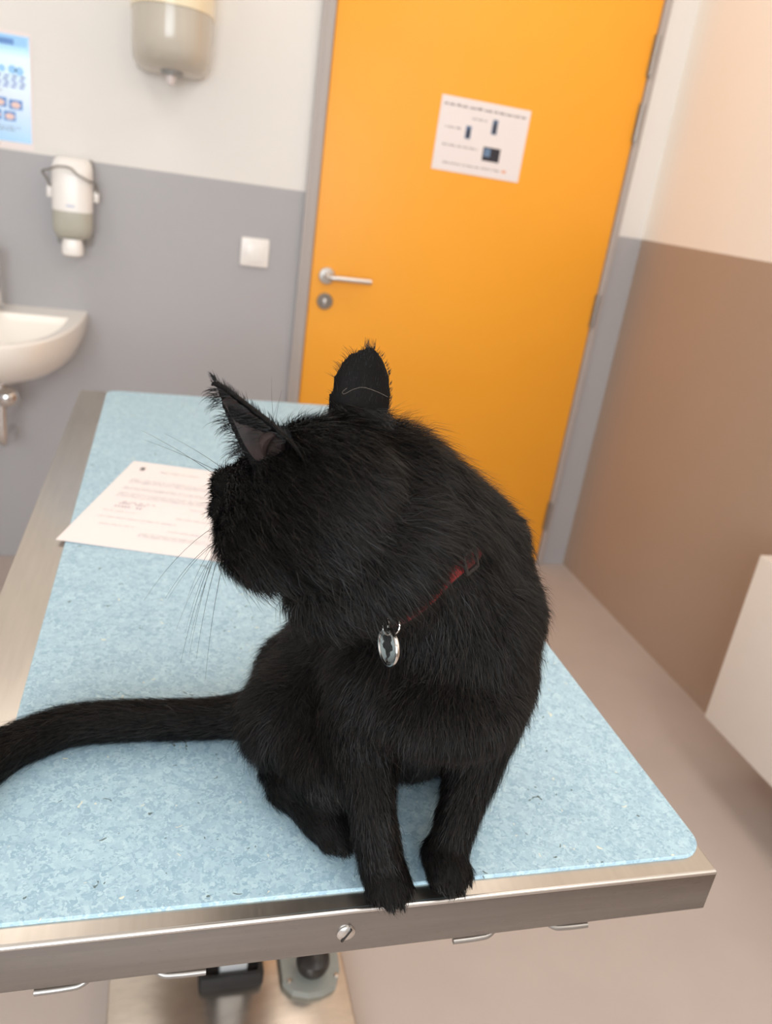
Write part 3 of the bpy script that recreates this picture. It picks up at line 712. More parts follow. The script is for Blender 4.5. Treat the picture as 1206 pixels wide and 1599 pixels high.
CAT_SEED = [((0.2023, 0.452, 1.0169),(0.0, -0.2425, -0.9701), 0.013, 0.35),
 ((0.1776, 0.4, 1.0144),(0.0, -0.0995, -0.995), 0.015, 0.35),
 ((0.1486, 0.405, 1.071),(0.049, -0.1959, -0.9794), 0.014, 0.35),
 ((0.2158, 0.43, 1.0359),(0.1476, 0.0984, -0.9841), 0.013, 0.35),
 ((0.2381, 0.47, 1.0296),(0.1855, 0.3246, -0.9275), 0.011, 0.35),
 ((0.2811, 0.48, 1.0149),(0.0891, 0.4454, -0.8909), 0.011, 0.35),
 ((0.228, 0.43, 0.9936),(0.0, 0.1961, -0.9806), 0.011, 0.35),
 ((0.2205, 0.492, 1.0735),(0.2808, 0.337, -0.8986), 0.011, 0.35),
 ((0.2537, 0.53, 1.0889),(0.527, 0.4216, -0.7379), 0.011, 0.35),
 ((0.1976, 0.53, 1.1385),(0.6694, 0.426, -0.6086), 0.014, 0.35),
 ((0.1469, 0.44, 0.9946),(-0.1881, 0.2822, -0.9407), 0.011, 0.35),
 ((0.1758, 0.51, 0.9802),(-0.3904, 0.488, -0.7807), 0.013, 0.35),
 ((0.0928, 0.56, 0.9619),(-0.488, 0.3904, -0.7807), 0.013, 0.35),
 ((0.1209, 0.552, 0.9229),(-0.4683, 0.4683, -0.7493), 0.013, 0.35),
 ((0.1096, 0.503, 0.9228),(-0.2914, 0.3885, -0.8742), 0.013, 0.35),
 ((0.0757, 0.5, 0.9074),(-0.4834, 0.0967, -0.8701), 0.017, 0.35),
 ((0.1233, 0.458, 0.9196),(0.0976, -0.1952, -0.9759), 0.011, 0.35),
 ((0.1937, 0.49, 0.9306),(0.0, 0.0, -1.0), 0.016, 0.35),
 ((0.2031, 0.49, 0.8694),(0.0, 0.0, -1.0), 0.018, 0.35),
 ((0.2313, 0.5, 0.9181),(0.1881, 0.2822, -0.9407), 0.013, 0.35),
 ((0.1278, 0.42, 1.0044),(-0.0995, 0.0, -0.995), 0.011, 0.35),
 ((0.1401, 0.442, 0.9666),(-0.0066, -0.757, -0.6534), 0.012, 0.25),
 ((0.1399, 0.419, 0.9467),(0.0696, -0.7533, -0.654), 0.012, 0.25),
 ((0.1419, 0.397, 0.9276),(0.1997, -0.3646, -0.9095), 0.009, 0.25),
 ((0.1468, 0.388, 0.9052),(0.2033, -0.383, -0.9011), 0.009, 0.25),
 ((0.2287, 0.442, 0.9624),(-0.1786, -0.5673, -0.8039), 0.012, 0.25),
 ((0.223, 0.424, 0.9369),(-0.3778, -0.6035, -0.7022), 0.012, 0.25),
 ((0.2117, 0.406, 0.916),(-0.337, -0.4388, -0.833), 0.009, 0.25),
 ((0.204, 0.396, 0.897),(-0.2995, -0.4483, -0.8422), 0.009, 0.25),
 ((0.1515, 0.3787, 0.8875),(0.1142, -0.9516, -0.2855), 0.0055, 0.25),
 ((0.1969, 0.3852, 0.8875),(0.0478, -0.9567, -0.287), 0.0055, 0.25),
 ((0.1194, 0.4266, 0.888),(0.3885, -0.8742, -0.2914), 0.0055, 0.25),
 ((0.2361, 0.4721, 0.889),(0.3015, -0.9045, -0.3015), 0.0055, 0.25),
 ((0.0949, 0.4816, 0.889),(0.3875, -0.9219, 0.0), 0.008, 0.3),
 ((0.1081, 0.4502, 0.889),(0.4341, -0.9, -0.0382), 0.008, 0.3),
 ((0.1191, 0.555, 0.9014),(-0.9554, -0.2636, -0.1331), 0.011, 0.22),
 ((0.0926, 0.5477, 0.8977),(-0.9682, -0.2084, -0.1382), 0.011, 0.22),
 ((0.0716, 0.5444, 0.8945),(-0.984, 0.0424, -0.1733), 0.011, 0.22),
 ((0.0549, 0.5452, 0.892),(-0.9965, 0.0373, -0.0749), 0.011, 0.22),
 ((0.0298, 0.5463, 0.8904),(-0.9984, 0.0462, -0.0339), 0.011, 0.22),
 ((0.0045, 0.5476, 0.8899),(-0.9983, 0.0574, 0.0061), 0.011, 0.22),
 ((-0.0205, 0.5484, 0.89),(-0.9997, -0.0255, 0.0), 0.011, 0.22),
 ((-0.0497, 0.5471, 0.89),(-0.9852, -0.1712, 0.0), 0.011, 0.22),
 ((-0.0747, 0.5402, 0.89),(-0.8585, -0.5127, 0.0), 0.011, 0.22),
 ((-0.0931, 0.5285, 0.89),(-0.8113, -0.5846, 0.0049), 0.011, 0.22),
 ((-0.1037, 0.5199, 0.8901),(-0.6424, -0.7663, -0.0104), 0.011, 0.22),
 ((-0.1138, 0.5074, 0.8898),(-0.5621, -0.8264, -0.0331), 0.011, 0.22),
 ((-0.1242, 0.4887, 0.889),(-0.2367, -0.9706, -0.0435), 0.011, 0.22),
 ((-0.1302, 0.4585, 0.8876),(-0.1266, -0.991, -0.043), 0.011, 0.22),
 ((-0.1331, 0.4329, 0.8866),(-0.0424, -0.9986, -0.0312), 0.011, 0.22),
 ((0.0814, 0.4897, 1.127),(0.9097, -0.4046, 0.0939), 0.006, 0.5),
 ((0.1178, 0.4805, 1.1349),(0.6796, -0.6911, -0.246), 0.012, 0.5),
 ((0.1418, 0.4551, 1.1396),(0.6796, -0.6911, -0.246), 0.016, 0.5),
 ((0.074, 0.486, 1.1404),(0.7944, -0.4836, 0.3675), 0.006, 0.5),
 ((0.1041, 0.4736, 1.1598),(0.6613, -0.7278, -0.1815), 0.012, 0.5),
 ((0.1271, 0.4477, 1.1664),(0.6613, -0.7278, -0.1815), 0.016, 0.5),
 ((0.0612, 0.4772, 1.1466),(0.5666, -0.6517, 0.5043), 0.006, 0.5),
 ((0.0803, 0.4573, 1.1714),(0.6076, -0.7801, -0.1493), 0.012, 0.5),
 ((0.1014, 0.4301, 1.1788),(0.6076, -0.7801, -0.1493), 0.016, 0.5),
 ((0.0478, 0.4667, 1.1433),(0.3205, -0.8388, 0.4402), 0.006, 0.5),
 ((0.0556, 0.4377, 1.1651),(0.5401, -0.8254, -0.1644), 0.012, 0.5),
 ((0.0748, 0.4091, 1.1721),(0.5401, -0.8254, -0.1644), 0.016, 0.5),
 ((0.0391, 0.4585, 1.1316),(0.1613, -0.9652, 0.2056), 0.006, 0.5),
 ((0.0393, 0.4225, 1.1435),(0.488, -0.8448, -0.2196), 0.012, 0.5),
 ((0.0572, 0.3927, 1.1488),(0.488, -0.8448, -0.2196), 0.016, 0.5),
 ((0.0382, 0.4557, 1.1162),(0.1481, -0.9844, -0.0952), 0.006, 0.5),
 ((0.0377, 0.4173, 1.1148),(0.4715, -0.8326, -0.2906), 0.012, 0.5),
 ((0.0555, 0.3871, 1.1178),(0.4715, -0.8326, -0.2906), 0.016, 0.5),
 ((0.0456, 0.4594, 1.1028),(0.275, -0.8971, -0.3458), 0.006, 0.5),
 ((0.0514, 0.4242, 1.0899),(0.4944, -0.7957, -0.35), 0.012, 0.5),
 ((0.0703, 0.3945, 1.091),(0.4944, -0.7957, -0.35), 0.016, 0.5),
 ((0.0584, 0.4682, 1.0965),(0.4889, -0.74, -0.4619), 0.006, 0.5),
 ((0.0752, 0.4406, 1.0784),(0.5457, -0.7481, -0.3775), 0.012, 0.5),
 ((0.0959, 0.4121, 1.0786),(0.5457, -0.7481, -0.3775), 0.016, 0.5),
 ((0.0717, 0.4787, 1.0999),(0.7148, -0.5679, -0.4082), 0.006, 0.5),
 ((0.0999, 0.4601, 1.0846),(0.6072, -0.7059, -0.3647), 0.012, 0.5),
 ((0.1226, 0.4332, 1.0853),(0.6072, -0.7059, -0.3647), 0.016, 0.5),
 ((0.0805, 0.4869, 1.1115),(0.8754, -0.4397, -0.2007), 0.006, 0.5),
 ((0.1162, 0.4753, 1.1062),(0.658, -0.6837, -0.3156), 0.012, 0.5),
 ((0.1401, 0.4496, 1.1086),(0.658, -0.6837, -0.3156), 0.016, 0.5),
 ((0.1098, 0.42, 1.1479),(0.4946, 0.2974, -0.8167), 0.018, 0.5),
 ((0.1351, 0.41, 1.1162),(0.4505, 0.5006, -0.7392), 0.0204, 0.5),
 ((0.1102, 0.395, 1.1024),(0.5895, 0.5545, -0.5874), 0.0192, 0.5),
 ((0.0827, 0.4, 1.087),(0.7458, 0.4758, -0.4662), 0.018, 0.5),
 ((0.1534, 0.47, 1.1567),(0.2435, -0.0391, -0.9691), 0.0168, 0.5),
 ((0.1775, 0.45, 1.1072),(0.12, 0.2547, -0.9596), 0.0204, 0.5),
 ((0.1278, 0.395, 1.0856),(0.5465, 0.6737, -0.4974), 0.0192, 0.5),
 ((0.0559, 0.4, 1.0992),(0.7693, 0.3887, -0.507), 0.0168, 0.5)]
CAT_EARS = [{'b': (0.0567, 0.412, 1.1684), 'u': (-0.635, 0.257, 0.7285), 's': (0.4304, -0.6654, 0.6099), 'n': (-0.6416, -0.7008, -0.3119), 'h': 0.0506, 'w': 0.0199}, {'b': (0.1164, 0.468, 1.1797), 'u': (0.1004, 0.1713, 0.9801), 's': (-0.9807, -0.1489, 0.1265), 'n': (-0.1676, 0.9739, -0.153), 'h': 0.0409, 'w': 0.0205}]
HEAD = dict(c=(0.0867, 0.437, 1.1265), r=(0.7705, 0.6073, 0.1938), f=(-0.5982, 0.7938, -0.1093), u=(-0.2203, -0.0317, 0.9749))
CLAWS = [((0.1425, 0.3575, 0.886),(0.1191, -0.9929, 0.0)),
 ((0.1508, 0.3524, 0.886),(0.1191, -0.9929, 0.0)),
 ((0.1584, 0.3533, 0.886),(0.1191, -0.9929, 0.0)),
 ((0.1652, 0.3602, 0.886),(0.1191, -0.9929, 0.0)),
 ((0.1866, 0.3646, 0.886),(0.0499, -0.9988, 0.0)),
 ((0.1944, 0.359, 0.886),(0.0499, -0.9988, 0.0)),
 ((0.202, 0.3594, 0.886),(0.0499, -0.9988, 0.0)),
 ((0.2093, 0.3658, 0.886),(0.0499, -0.9988, 0.0)),
 ((0.1214, 0.4037, 0.885),(0.4472, -0.8944, 0.0)),
 ((0.1305, 0.4016, 0.885),(0.4472, -0.8944, 0.0)),
 ((0.137, 0.4048, 0.885),(0.4472, -0.8944, 0.0)),
 ((0.1407, 0.4134, 0.885),(0.4472, -0.8944, 0.0)),
 ((0.2318, 0.4513, 0.885),(0.3011, -0.9536, 0.0)),
 ((0.2401, 0.4477, 0.885),(0.3011, -0.9536, 0.0)),
 ((0.2466, 0.4497, 0.885),(0.3011, -0.9536, 0.0)),
 ((0.2513, 0.4575, 0.885),(0.3011, -0.9536, 0.0))]
CHESTLOW = (0.1823, 0.395, 0.9979)
COLLAR = [(0.1308, 0.398, 1.0636, 0.003),(0.1412, 0.392, 1.0752, 0.0035),(0.1537, 0.392, 1.0869, 0.0035),(0.1674, 0.4, 1.0973, 0.0035),(0.1811, 0.414, 1.103, 0.0035),(0.1982, 0.44, 1.1032, -0.001),(0.2173, 0.49, 1.105, -0.006),(0.2019, 0.53, 1.1134, -0.006),(0.158, 0.535, 1.1145, -0.006),(0.1189, 0.52, 1.0937, -0.006),(0.1012, 0.48, 1.0673, -0.006),(0.1055, 0.425, 1.0594, -0.006),(0.1179, 0.405, 1.0576, -0.002)]
TAGPOS = dict(ring=(0.1315, 0.392, 1.0708), top=(0.1317, 0.39, 1.069), c=(0.1326, 0.388, 1.0591))
STRAY = [(0.1024, 0.448, 1.1987),(0.1, 0.448, 1.1962),(0.1013, 0.448, 1.1951),(0.1063, 0.448, 1.1982),(0.1123, 0.448, 1.1998),(0.1212, 0.448, 1.1977),(0.1279, 0.448, 1.1951)]

# ------------------------------------------------------------------ black cat
def cat_core():
    bm = bmesh.new()
    for c, r, ax in CAT_ELL:
        m = Matrix.Diagonal((*r, 1))
        if ax: m = Matrix((Vector(ax[0]), Vector(ax[1]), Vector(ax[2]))).transposed().to_4x4() @ m
        m.translation = Vector(c)
        bmesh.ops.create_uvsphere(bm, u_segments=28, v_segments=18, radius=1.0, matrix=m)
    for t in CAT_TUBE:
        for (p, r) in t:
            bmesh.ops.create_icosphere(bm, subdivisions=3, radius=r, matrix=Matrix.Translation(p))
        for (p, r), (q, s) in zip(t[:-1], t[1:]):
            tube(bm, [p, q], [r, s], 20)
    for e in CAT_EARS:
        ear_mesh(bm, e)
    bmesh.ops.recalc_face_normals(bm, faces=bm.faces)
    me = bpy.data.meshes.new('cat_core'); bm.to_mesh(me); bm.free()
    o = bpy.data.objects.new('cat_core', me); COL.objects.link(o)
    r = o.modifiers.new('r', 'REMESH'); r.mode = 'VOXEL'; r.voxel_size = 0.0021
    s = o.modifiers.new('s', 'SMOOTH'); s.factor = 0.5; s.iterations = 9
    dg = bpy.context.evaluated_depsgraph_get()
    me2 = bpy.data.meshes.new_from_object(o.evaluated_get(dg))
    bpy.data.objects.remove(o, do_unlink=True)
    return me2

def ear_point(e, u, v, off=0.0):
    b, up, s, n = (Vector(e[k]) for k in ('b', 'u', 's', 'n'))
    w = e['w'] * ((1 - v ** 1.25) ** 0.95 if e['w'] < .02 else (1 - v ** 3.0) ** 0.75)
    curl = 0.011 * (1 - 0.55 * v)
    return b + up * (e['h'] * v) + s * (w * math.sin(u * 1.25) / math.sin(1.25)) + n * (curl * (u * u - 0.75) + off + 0.004 * v)

def ear_mesh(bm, e):
    nu, nv = 16, 20
    vs0 = -0.22
    F_, B_ = [], []
    for j in range(nv + 1):
        v = vs0 + (0.985 - vs0) * j / nv
        F_.append([bm.verts.new(ear_point(e, -1 + 2 * i / nu, max(v, 0) if False else v if v > 0 else v, 0.0019) if v > 0 else ear_point(e, -1 + 2 * i / nu, 0.0, 0.0019) + Vector(e['u']) * e['h'] * v) for i in range(nu + 1)])
        B_.append([bm.verts.new(ear_point(e, -1 + 2 * i / nu, v, -0.0019) if v > 0 else ear_point(e, -1 + 2 * i / nu, 0.0, -0.0019) + Vector(e['u']) * e['h'] * v) for i in range(nu + 1)])
    for j in range(nv):
        for i in range(nu):
            bm.faces.new((F_[j][i], F_[j][i + 1], F_[j + 1][i + 1], F_[j + 1][i]))
            bm.faces.new((B_[j][i], B_[j + 1][i], B_[j + 1][i + 1], B_[j][i + 1]))
        for i in (0, nu): bm.faces.new((F_[j][i], F_[j + 1][i], B_[j + 1][i], B_[j][i]))
    for i in range(nu):
        for j in (0, nv): bm.faces.new((F_[j][i], F_[j][i + 1], B_[j][i + 1], B_[j][i]))

M['cat_skin'] = mat('black_cat_skin', (0.004, 0.0034, 0.0032, 1), 0.7, spec=0.12, var=0.25, scale=60)
def fur_material():
    m = bpy.data.materials.new('black_fur'); m.use_nodes = True
    nt = m.node_tree; b = nt.nodes['Principled BSDF']
    tc = nt.nodes.new('ShaderNodeTexCoord'); n = nt.nodes.new('ShaderNodeTexNoise'); n.inputs['Scale'].default_value = 300
    nt.links.new(tc.outputs['Object'], n.inputs['Vector'])
    r = nt.nodes.new('ShaderNodeValToRGB')
    r.color_ramp.elements[0].position = .35; r.color_ramp.elements[0].color = (.0025, .0022, .002, 1)
    r.color_ramp.elements[1].position = .70; r.color_ramp.elements[1].color = (.0100, .0080, .0070, 1)
    nt.links.new(n.outputs['Fac'], r.inputs['Fac']); nt.links.new(r.outputs['Color'], b.inputs['Base Color'])
    b.inputs['Roughness'].default_value = 0.5; b.inputs['Specular IOR Level'].default_value = 0.18
    return m
M['fur'] = fur_material()
M['guard'] = mat('brown_black_guard_hair', (.0125, .0098, .0082, 1), 0.45, spec=0.24, var=0.5, scale=250)
M['ear_skin'] = mat('dark_pink_ear_skin', (0.026, 0.0165, 0.0150, 1), 0.5, spec=0.3, var=0.6, scale=90)
M['collar_red'] = mat('red_glitter_webbing', lin(128, 26, 28), 0.4, spec=0.5, var=0.45, scale=900)
M['collar_black'] = mat('black_collar_edge', lin(24, 20, 20), 0.5, var=0.1)
M['tag_metal'] = mat('polished_tag_metal', (0.72, 0.70, 0.67, 1), 0.16, metal=1, var=0.03)
M['tag_print'] = mat('tag_black_enamel', lin(22, 16, 18), 0.3, var=0.2, scale=400)
M['whisker'] = mat('dark_whisker', (0.03, 0.026, 0.024, 1), 0.4, var=0.1)

CATLOC = Vector((0.17, 0.46, MT))
cat_root = empty('cat', CATLOC, 'black cat sitting on the blue mat, head turned away', 'cat')
def CP(name, o_or_bm, m, parent=None, smooth=True):
    o = obj(name, o_or_bm, m, parent or cat_root, smooth)
    if parent is None: o.matrix_parent_inverse = Matrix.Translation(-CATLOC)
    return o

core = cat_core()
nv = len(core.vertices)
co = np.empty(nv * 3, np.float32); core.vertices.foreach_get('co', co); co = co.reshape(-1, 3)
# relax the trunk so that the joined masses flow into one another
ed = np.empty(len(core.edges) * 2, np.int32); core.edges.foreach_get('vertices', ed); ed = ed.reshape(-1, 2)
hd = np.linalg.norm(co - np.array(HEAD['c'], np.float32), axis=1)
wt = np.clip((hd - .062) / .03, 0, 1) * np.clip((co[:, 2] - .905) / .03, 0, 1) * .5
for e in CAT_EARS:
    wt *= np.clip((np.linalg.norm(co - np.array(e['b'], np.float32) - np.array(e['u'], np.float32) * .02, axis=1) - .035) / .02, 0, 1)
wt *= np.clip((np.linalg.norm((co - np.array(CHESTLOW, np.float32)) * np.array([.6, 1, 1.2], np.float32), axis=1) - .018) / .03, 0, 1)
deg = np.bincount(ed.ravel(), minlength=nv).astype(np.float32)[:, None]
for _ in range(70):
    acc = np.zeros_like(co)
    for k in range(3):
        acc[:, k] = np.bincount(ed[:, 0], co[ed[:, 1], k], nv) + np.bincount(ed[:, 1], co[ed[:, 0], k], nv)
    co += (acc / deg - co) * wt[:, None]
co[:, 2] = np.where(co[:, 2] < MT + .0006, MT + .0006, co[:, 2])
# the front toes reach past the mat: let those rest on the steel rim
core.vertices.foreach_set('co', co.ravel()); core.update()
core.materials.append(M['cat_skin'])
for p in core.polygons: p.use_smooth = True
body = bpy.data.objects.new('body', core); core.name = 'body'; COL.objects.link(body)
body.parent = cat_root; body.matrix_parent_inverse = Matrix.Translation(-CATLOC)

# ---- fur: tapered ribbons grown from the body surface along a flow field
core.calc_loop_triangles()
nt_ = len(core.loop_triangles)
tri = np.empty(nt_ * 3, np.int32); core.loop_triangles.foreach_get('vertices', tri); tri = tri.reshape(-1, 3)
vn = np.empty(nv * 3, np.float32); core.vertices.foreach_get('normal', vn); vn = vn.reshape(-1, 3)
SP = np.array([s[0] for s in CAT_SEED], np.float32); SD = np.array([s[1] for s in CAT_SEED], np.float32)
SL = np.array([s[2] for s in CAT_SEED], np.float32); SF = np.array([s[3] for s in CAT_SEED], np.float32)
HC, HR_, HF, HU = (Vector(HEAD[k]) for k in ('c', 'r', 'f', 'u'))

def nrmz(a): return a / np.maximum(np.linalg.norm(a, axis=1, keepdims=True), 1e-9)

def fur_points(N, rng):
    A, B, C_ = co[tri[:, 0]], co[tri[:, 1]], co[tri[:, 2]]
    ar = np.linalg.norm(np.cross(B - A, C_ - A), axis=1) * .5
    ar[(A[:, 2] < MT + .0012)] = 0
    idx = np.searchsorted(np.cumsum(ar) / ar.sum(), rng.random(N)); idx = np.clip(idx, 0, nt_ - 1)
    r1 = np.sqrt(rng.random(N))[:, None]; r2 = rng.random(N)[:, None]
    w0, w1, w2 = 1 - r1, r1 * (1 - r2), r1 * r2
    p = A[idx] * w0 + B[idx] * w1 + C_[idx] * w2
    n = nrmz(vn[tri[idx, 0]] * w0 + vn[tri[idx, 1]] * w1 + vn[tri[idx, 2]] * w2)
    return p.astype(np.float32), n.astype(np.float32)

def ear_mask(p):
    """0..1: how far up an ear the point lies, and whether it is on the inner side"""
    e_up = np.zeros(len(p), np.float32); inner = np.zeros(len(p), np.float32)
    for e in CAT_EARS:
        d = p - np.array(e['b'], np.float32)
        v = d @ np.array(e['u'], np.float32) / e['h']; s = d @ np.array(e['s'], np.float32) / e['w']; n = d @ np.array(e['n'], np.float32)
        inside = (np.abs(s) < 1.4) & (np.abs(n) < .02) & (v > .05) & (v < 1.2)
        e_up = np.where(inside, np.maximum(e_up, v), e_up)
        uu = np.clip(s, -1, 1)
        mid = 0.011 * (1 - .55 * np.clip(v, 0, 1)) * (uu * uu - .75) + .004 * v
        inner = np.where(inside & (n > mid + .0002), 1, inner)
    return e_up, inner

def noise3(p, sc, seed):
    r = np.random.default_rng(seed); out = np.zeros(len(p), np.float32)
    for k in range(6):
        d = r.normal(size=3).astype(np.float32); d *= sc / np.linalg.norm(d) * r.uniform(.6, 1.5)
        out += np.sin(p @ d + r.uniform(0, 6.28))
    return out / 6

def flow(p, n):
    D = np.zeros_like(p); Ls = np.zeros(len(p), np.float32); Fs = np.zeros(len(p), np.float32)
    for a in range(0, len(p), 20000):
        q = p[a:a + 20000]
        d2 = ((q[:, None, :] - SP[None]) ** 2).sum(2) + 1e-6
        w = 1 / d2 ** 2.2; w /= w.sum(1, keepdims=True)
        D[a:a + 20000] = w @ SD; Ls[a:a + 20000] = w @ SL; Fs[a:a + 20000] = w @ SF
    return D, Ls, Fs

def make_fur(name, N, width, len_mul, lift_mul, seed, m):
    rng = np.random.default_rng(seed)
    p, n = fur_points(N, rng)
    up, inner = ear_mask(p)
    keep = ~((inner > 0) & (up > .02) & (rng.random(N) > .10))
    # leave the band of the collar clear
    dc = np.full(N, 9.0, np.float32)
    for a in range(0, N, 40000):
        dc[a:a + 40000] = np.sqrt(((p[a:a + 40000, None, :] - CLP[None]) ** 2).sum(2)).min(1)
    keep &= dc > .0075
    if len_mul > 1.2: keep &= up < .1
    p, n, up = p[keep], n[keep], up[keep]; N2 = len(p)
    D, Ls, Fs = flow(p, n)
    # clumping: neighbouring hairs share a small sideways lean
    for k in range(3):
        D[:, k] += .30 * noise3(p, 330, 10 + k + seed) + .16 * noise3(p, 900, 20 + k + seed)
    D += rng.normal(scale=.16, size=D.shape).astype(np.float32)
    t = nrmz(D - n * (D * n).sum(1, keepdims=True))
    # ears: short hair running up to the tip
    for e in CAT_EARS:
        pass
    isear = up > .1
    if isear.any():
        eu = np.where(((p - np.array(CAT_EARS[0]['b'], np.float32)) ** 2).sum(1)[:, None] < ((p - np.array(CAT_EARS[1]['b'], np.float32)) ** 2).sum(1)[:, None], np.array(CAT_EARS[0]['u'], np.float32), np.array(CAT_EARS[1]['u'], np.float32))
        te = nrmz(eu + rng.normal(scale=.25, size=eu.shape)); te = nrmz(te - n * (te * n).sum(1, keepdims=True))
        t = np.where(isear[:, None], te, t)
        Ls = np.where(isear, .0042, Ls); Fs = np.where(isear, .20, Fs)
    L = (Ls * len_mul * rng.uniform(.65, 1.25, N2)).astype(np.float32)[:, None]
    lf = (Fs * lift_mul * rng.uniform(.5, 1.5, N2)).astype(np.float32)[:, None]
    d1 = nrmz(t + n * (lf * 1.7)); d2 = nrmz(t + n * (lf * .35))
    root = p - n * .0008
    mid = root + d1 * L * .5
    tip = mid + d2 * L * .55
    low = tip[:, 2] < MT + .0008; tip[low, 2] = MT + .0008
    lowm = mid[:, 2] < MT + .0008; mid[lowm, 2] = MT + .0008
    side = nrmz(np.cross(n, t)); rnd = rng.random(N2)[:, None] * 1.1 - .55
    side = nrmz(side + n * rnd * 1.3)
    w = (width * rng.uniform(.7, 1.3, N2)).astype(np.float32)[:, None]
    V = np.stack([root - side * w, root + side * w, mid - side * w * .8, mid + side * w * .8, tip], 1).reshape(-1, 3)
    base = (np.arange(N2) * 5)[:, None]
    Q = base + np.array([[0, 1, 3, 2]]); T3 = base + np.array([[2, 3, 4]])
    loops = np.concatenate([Q, T3], 1).ravel().astype(np.int32)
    me = bpy.data.meshes.new(name)
    me.vertices.add(len(V)); me.vertices.foreach_set('co', V.astype(np.float32).ravel())
    me.loops.add(len(loops)); me.loops.foreach_set('vertex_index', loops)
    me.polygons.add(N2 * 2)
    ls = (np.arange(N2) * 7)[:, None] + np.array([[0, 4]])
    me.polygons.foreach_set('loop_start', ls.ravel().astype(np.int32))
    me.polygons.foreach_set('use_smooth', np.ones(N2 * 2, bool))
    me.update(calc_edges=True)
    me.materials.append(m)
    o = bpy.data.objects.new(name, me); COL.objects.link(o)
    o.parent = cat_root; o.matrix_parent_inverse = Matrix.Translation(-CATLOC)
    o['kind'] = 'stuff'
    return o

# collar loop pressed onto the neck
CP3 = [c[:3] for c in COLLAR] + [COLLAR[0][:3]]
CO4 = [(c[3], 0, 0) for c in COLLAR] + [(COLLAR[0][3], 0, 0)]
cl = bez(CP3, 8)[:-1]; cof = [q[0] for q in bez(CO4, 8)[:-1]]
bvh = BVHTree.FromPolygons([tuple(c) for c in co], [tuple(t) for t in tri])
cc = sum((Vector(c) for c in cl), Vector()) / len(cl)
loop = []
for p, of in zip(cl, cof):
    d = (Vector(p) - cc); d.normalize()
    hit = bvh.ray_cast(cc + d * .14, -d, .14)
    loop.append((hit[0] + d * of) if hit[0] else Vector(p))
for _ in range(5):
    loop = [(loop[i - 1] + loop[i] * 2 + loop[(i + 1) % len(loop)]) / 4 for i in range(len(loop))]
CLP = np.array([tuple(q) for q, of in zip(loop, cof) if of > .001], np.float32)
AXN = np.cross(np.array(loop[0] - cc), np.array(loop[26] - cc)); AXN /= np.linalg.norm(AXN)
def band(hw, th, out0):
    b = bmesh.new(); rings = []
    n = len(loop)
    for i in range(n):
        t = (loop[(i + 1) % n] - loop[i - 1]).normalized(); d = (loop[i] - cc); d = (d - t * d.dot(t)).normalized(); w = t.cross(d).normalized()
        q = loop[i] + d * out0
        rings.append([q - w * hw, q - w * hw + d * th, q + w * hw + d * th, q + w * hw])
    rings.append(rings[0])
    ring_loft(b, rings, False, False); bmesh.ops.remove_doubles(b, verts=b.verts, dist=1e-6)
    return b
collar = CP('collar', band(.0052, .0016, 0), M['collar_black']); collar['label'] = 'red glitter cat collar with black edges'
b = bmesh.new(); i_ = 33; t_ = (loop[i_ + 1] - loop[i_ - 1]).normalized(); d_ = (loop[i_] - cc); d_ = (d_ - t_ * d_.dot(t_)).normalized(); w2_ = t_.cross(d_).normalized()
for h_ in (-1, 1):
    box(b, -.0075, .0075, h_ * .0062 - .0012, h_ * .0062 + .0012, .0005, .0034, bev=.0004); box(b, h_ * .0068 - .0010, h_ * .0068 + .0010, -.0062, .0062, .0005, .0034, bev=.0004)
bmesh.ops.transform(b, matrix=Matrix.Translation(loop[i_]) @ Matrix((t_, w2_, d_)).transposed().to_4x4(), verts=b.verts)
obj('slider_buckle', b, M['black_plastic'], collar)
w_ = obj('red_webbing', band(.0043, .0004, .0016), M['collar_red'], collar)
make_fur('fur', 210000, .00020, 1.0, 1.0, 1, M['fur'])
make_fur('guard_hair', 34000, .00013, 1.5, 1.3, 2, M['guard'])

# ring, name tag
TR, TC = Vector(TAGPOS['ring']), Vector(TAGPOS['c'])
def torus(bm, c, nrm, R_, r, n=28, m=8):
    u, v = frame_of(Vector(nrm))
    rings = []
    for i in range(n + 1):
        a = 2 * math.pi * i / n; d = u * math.cos(a) + v * math.sin(a)
        rings.append([Vector(c) + d * (R_ + r * math.cos(2 * math.pi * k / m)) + Vector(nrm).normalized() * r * math.sin(2 * math.pi * k / m) for k in range(m)])
    ring_loft(bm, rings, False, False); bmesh.ops.remove_doubles(bm, verts=bm.verts, dist=1e-6)
    return bm
b = torus(bmesh.new(), TR + RIGHT * .002, (0.15, -.9, .35), .0055, .0006)
obj('split_ring', b, M['tag_metal'], collar)
tn = (-RIGHT * .885 - FWD * .46 + DOWN * .05).normalized()     # the disc hangs edge-on, its face to the left
tu = (-DOWN - tn * (-DOWN).dot(tn)).normalized(); tv = tn.cross(tu)
def disc(bm, prof, n=36):
    rings = [[TC + (tu * math.cos(2 * math.pi * k / n) + tv * math.sin(2 * math.pi * k / n)) * (r * .86) + tn * h for k in range(n)] for r, h in prof]
    return ring_loft(bm, rings)
b = disc(bmesh.new(), [(.0118, -.0013), (.0136, -.0011), (.0140, -.0004), (.0140, .0006), (.0136, .0012), (.0126, .0013), (.0120, .0007), (.0010, .0006)])
tube(b, [TC + tu * .0115, TC + tu * .0158], .0016, 10)
tg = obj('name_tag', b, M['tag_metal'], collar); tg['label'] = 'round polished metal name tag'
b = bmesh.new()
def blot(cx, cy, r):
    n = 18; c = TC + (tv * cx + tu * cy) * .86 + tn * .0008
    ring_loft(b, [[c + (tu * math.cos(2 * math.pi * k / n) + tv * math.sin(2 * math.pi * k / n)) * r * .86 + tn * h for k in range(n)] for h in (0, .0002)])
